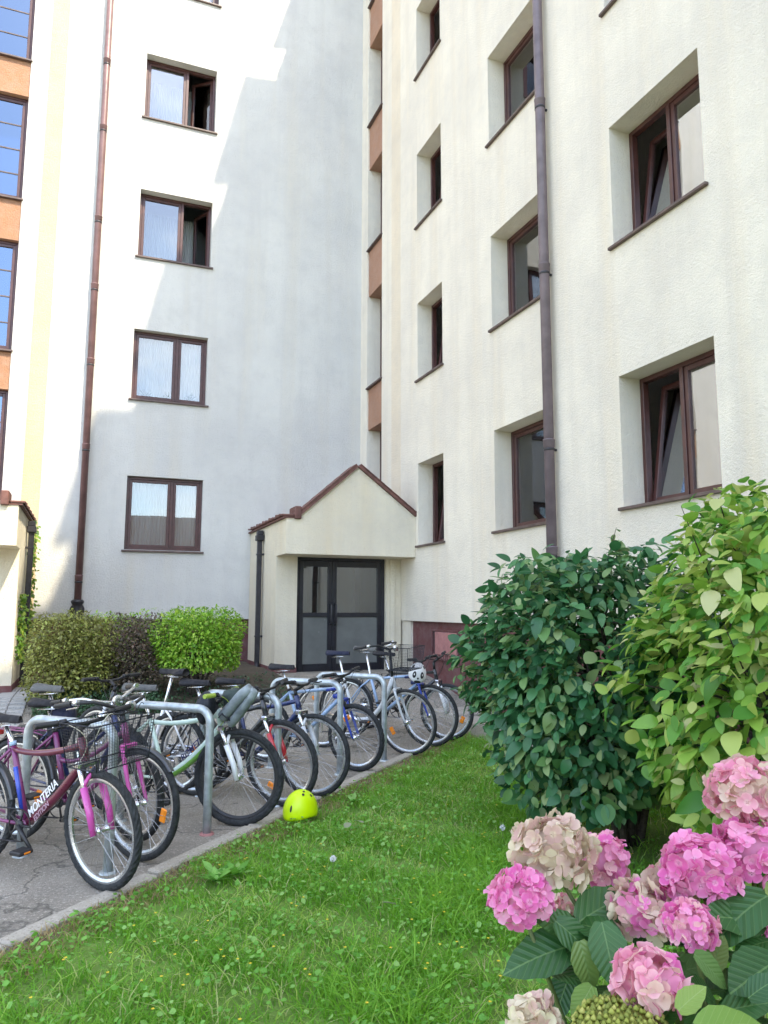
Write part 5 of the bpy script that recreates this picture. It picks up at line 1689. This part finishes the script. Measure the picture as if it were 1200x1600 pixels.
# stems from the ground to each head, leaves in pairs along them
HL = [leaf_tpl(1, .64, .16, cv, 9, serr=.035, heart=.3) for cv in (.22, .38, .10)]
hl_me = [np_mesh('leaf', t[0], t[1], 'leaf_hydrangea', {'luv': ('FLOAT_VECTOR', t[2])}) for t in HL]
hl_lime = np_mesh('leaf', HL[0][0], HL[0][1], 'leaf_lime', {'luv': ('FLOAT_VECTOR', HL[0][2])})
r = np.random.default_rng(77)
for hi, (ho, c, rad, mt) in enumerate(heads + [(None, np.array((0.785, 0.993, 0.905)), .05, '')]):
    base = np.array([HB[0] + r.normal() * .09, HB[1] + r.normal() * .09, 0])
    base += (c - base) * np.array([.35, .35, 0])
    mid = np.array([(base[0] + c[0]) / 2 + r.normal() * .03, (base[1] + c[1]) / 2 + r.normal() * .03, c[2] * .62])
    top = c - np.array([0, 0, rad * .35])
    pts = bez(base - HB, mid - HB, top - HB, 9)
    mb = MB(); mb.tube(pts, [.006] * 4 + [.005] * 4 + [.004] * 2, 6); ob('stem', mb, 'stem_green', hyd)
    for lv, t in enumerate((.93, .86, .74, .62, .48)):
        p = np.array(pts[int(t * 9)]) + HB
        p[2] -= .02
        a0 = r.uniform(0, math.pi) + lv * math.pi / 2
        for sd in (0, 1):
            a = a0 + sd * math.pi
            dirv = np.array([math.cos(a), math.sin(a), r.uniform(-.35, .25)])
            M = rot_from(dirv[None], np.array([[-math.cos(a) * .1, -math.sin(a) * .1 - .15, 1.0]]))[0]
            S = r.uniform(.09, .135)
            pp = p + dirv * .02
            q = to_px((pp + dirv * S)[None])
            # leaves stay clear of the lens and out of the lawn view
            if q[2][0] < .75 or q[0][0] < 800:
                continue
            mw = Matrix([list(v) for v in (M * S)]).to_4x4(); mw.translation = Vector(pp - HB)
            link('leaf', hl_me[int(r.integers(3))], hyd, mw=mw)
LEAVES = [
    (0.883, 1.256, 0.917, -0.995, 0.074, -0.059, -0.531, -0.766, 1.036, 0.132, 0),
    (0.909, 1.266, 0.93, -0.835, 0.019, 0.55, -0.458, -0.739, 1.027, 0.092, 0),
    (0.853, 1.262, 0.963, 0.586, -0.66, -0.469, -0.609, -0.629, 1.02, 0.088, 0),
    (0.939, 1.186, 0.945, -0.48, 0.806, 0.346, -0.223, -0.396, 1.029, 0.098, 0),
    (0.907, 1.263, 0.954, 0.909, -0.078, 0.41, -0.276, -0.708, 1.018, 0.128, 0),
    (0.907, 1.194, 0.979, -0.204, -0.62, -0.758, -0.406, -0.67, 1.017, 0.108, 0),
    (0.858, 1.196, 0.953, 0.062, -0.444, -0.894, -0.569, -0.762, 1.032, 0.08, 0),
    (0.996, 1.1, 0.938, -0.987, -0.153, 0.056, -0.608, -0.3, 1.036, 0.121, 0),
    (1.18, 1.068, 1.031, -0.966, 0.046, -0.253, -0.364, -0.325, 0.983, 0.145, 0),
    (1.163, 1.07, 0.988, -0.962, 0.169, 0.213, -0.37, -0.632, 1.001, 0.118, 0),
    (1.033, 1.065, 0.926, 0.508, 0.005, 0.861, -0.576, -0.433, 1.041, 0.066, 0),
    (0.958, 1.021, 0.986, 0.638, -0.481, -0.601, -0.36, -0.33, 1.03, 0.07, 0),
    (1.113, 0.996, 0.962, -0.978, -0.185, -0.098, -0.33, -0.672, 1.025, 0.129, 0),
    (1.163, 1.052, 0.963, -0.993, 0.11, -0.032, -0.468, -0.385, 1.013, 0.075, 0),
    (0.985, 0.94, 0.95, 0.5, -0.477, 0.723, -0.494, -0.635, 1.053, 0.061, 0),
    (0.831, 0.923, 0.968, 0.622, -0.345, 0.703, -0.468, -0.71, 1.069, 0.053, 1),
    (0.811, 0.865, 0.974, 0.889, -0.388, 0.243, -0.244, -0.309, 1.078, 0.091, 1),
    (0.857, 1.161, 0.893, -0.818, -0.26, -0.513, -0.382, -0.649, 1.061, 0.066, 1),
    (0.866, 1.004, 0.904, 0.474, -0.304, 0.826, -0.236, -0.475, 1.078, 0.054, 0),
    (1.018, 1.226, 0.906, 0.581, 0.084, 0.81, -0.253, -0.361, 1.031, 0.101, 0),
    (0.991, 0.998, 0.903, 0.463, -0.747, 0.476, -0.476, -0.527, 1.063, 0.087, 0),
    (1.021, 1.043, 0.887, -0.742, -0.163, 0.65, -0.428, -0.522, 1.06, 0.089, 0),
    (1.011, 0.993, 0.882, -0.964, -0.117, 0.238, -0.653, -0.573, 1.07, 0.093, 0),
    (0.919, 1.177, 0.919, 0.383, -0.653, -0.653, -0.269, -0.773, 1.042, 0.073, 0),
    (1.083, 1.021, 0.865, -0.296, 0.531, 0.794, -0.723, -0.404, 1.063, 0.062, 0),
    (1.032, 1.158, 0.886, 0.703, -0.593, 0.392, -0.569, -0.497, 1.045, 0.084, 0),
    (0.926, 1.137, 0.871, -0.997, 0.009, -0.076, -0.444, -0.606, 1.065, 0.082, 0)]
for (x, y, z, ax, ay, az, nx, ny, nz, S, lime) in LEAVES:
    M = rot_from(np.array([[ax, ay, az]]), np.array([[nx, ny, nz]]))[0]
    mw = Matrix([list(v) for v in (M * S)]).to_4x4(); mw.translation = Vector(np.array([x, y, z]) - HB)
    link('leaf', hl_lime if lime else hl_me[int(r.integers(3))], hyd, mw=mw)
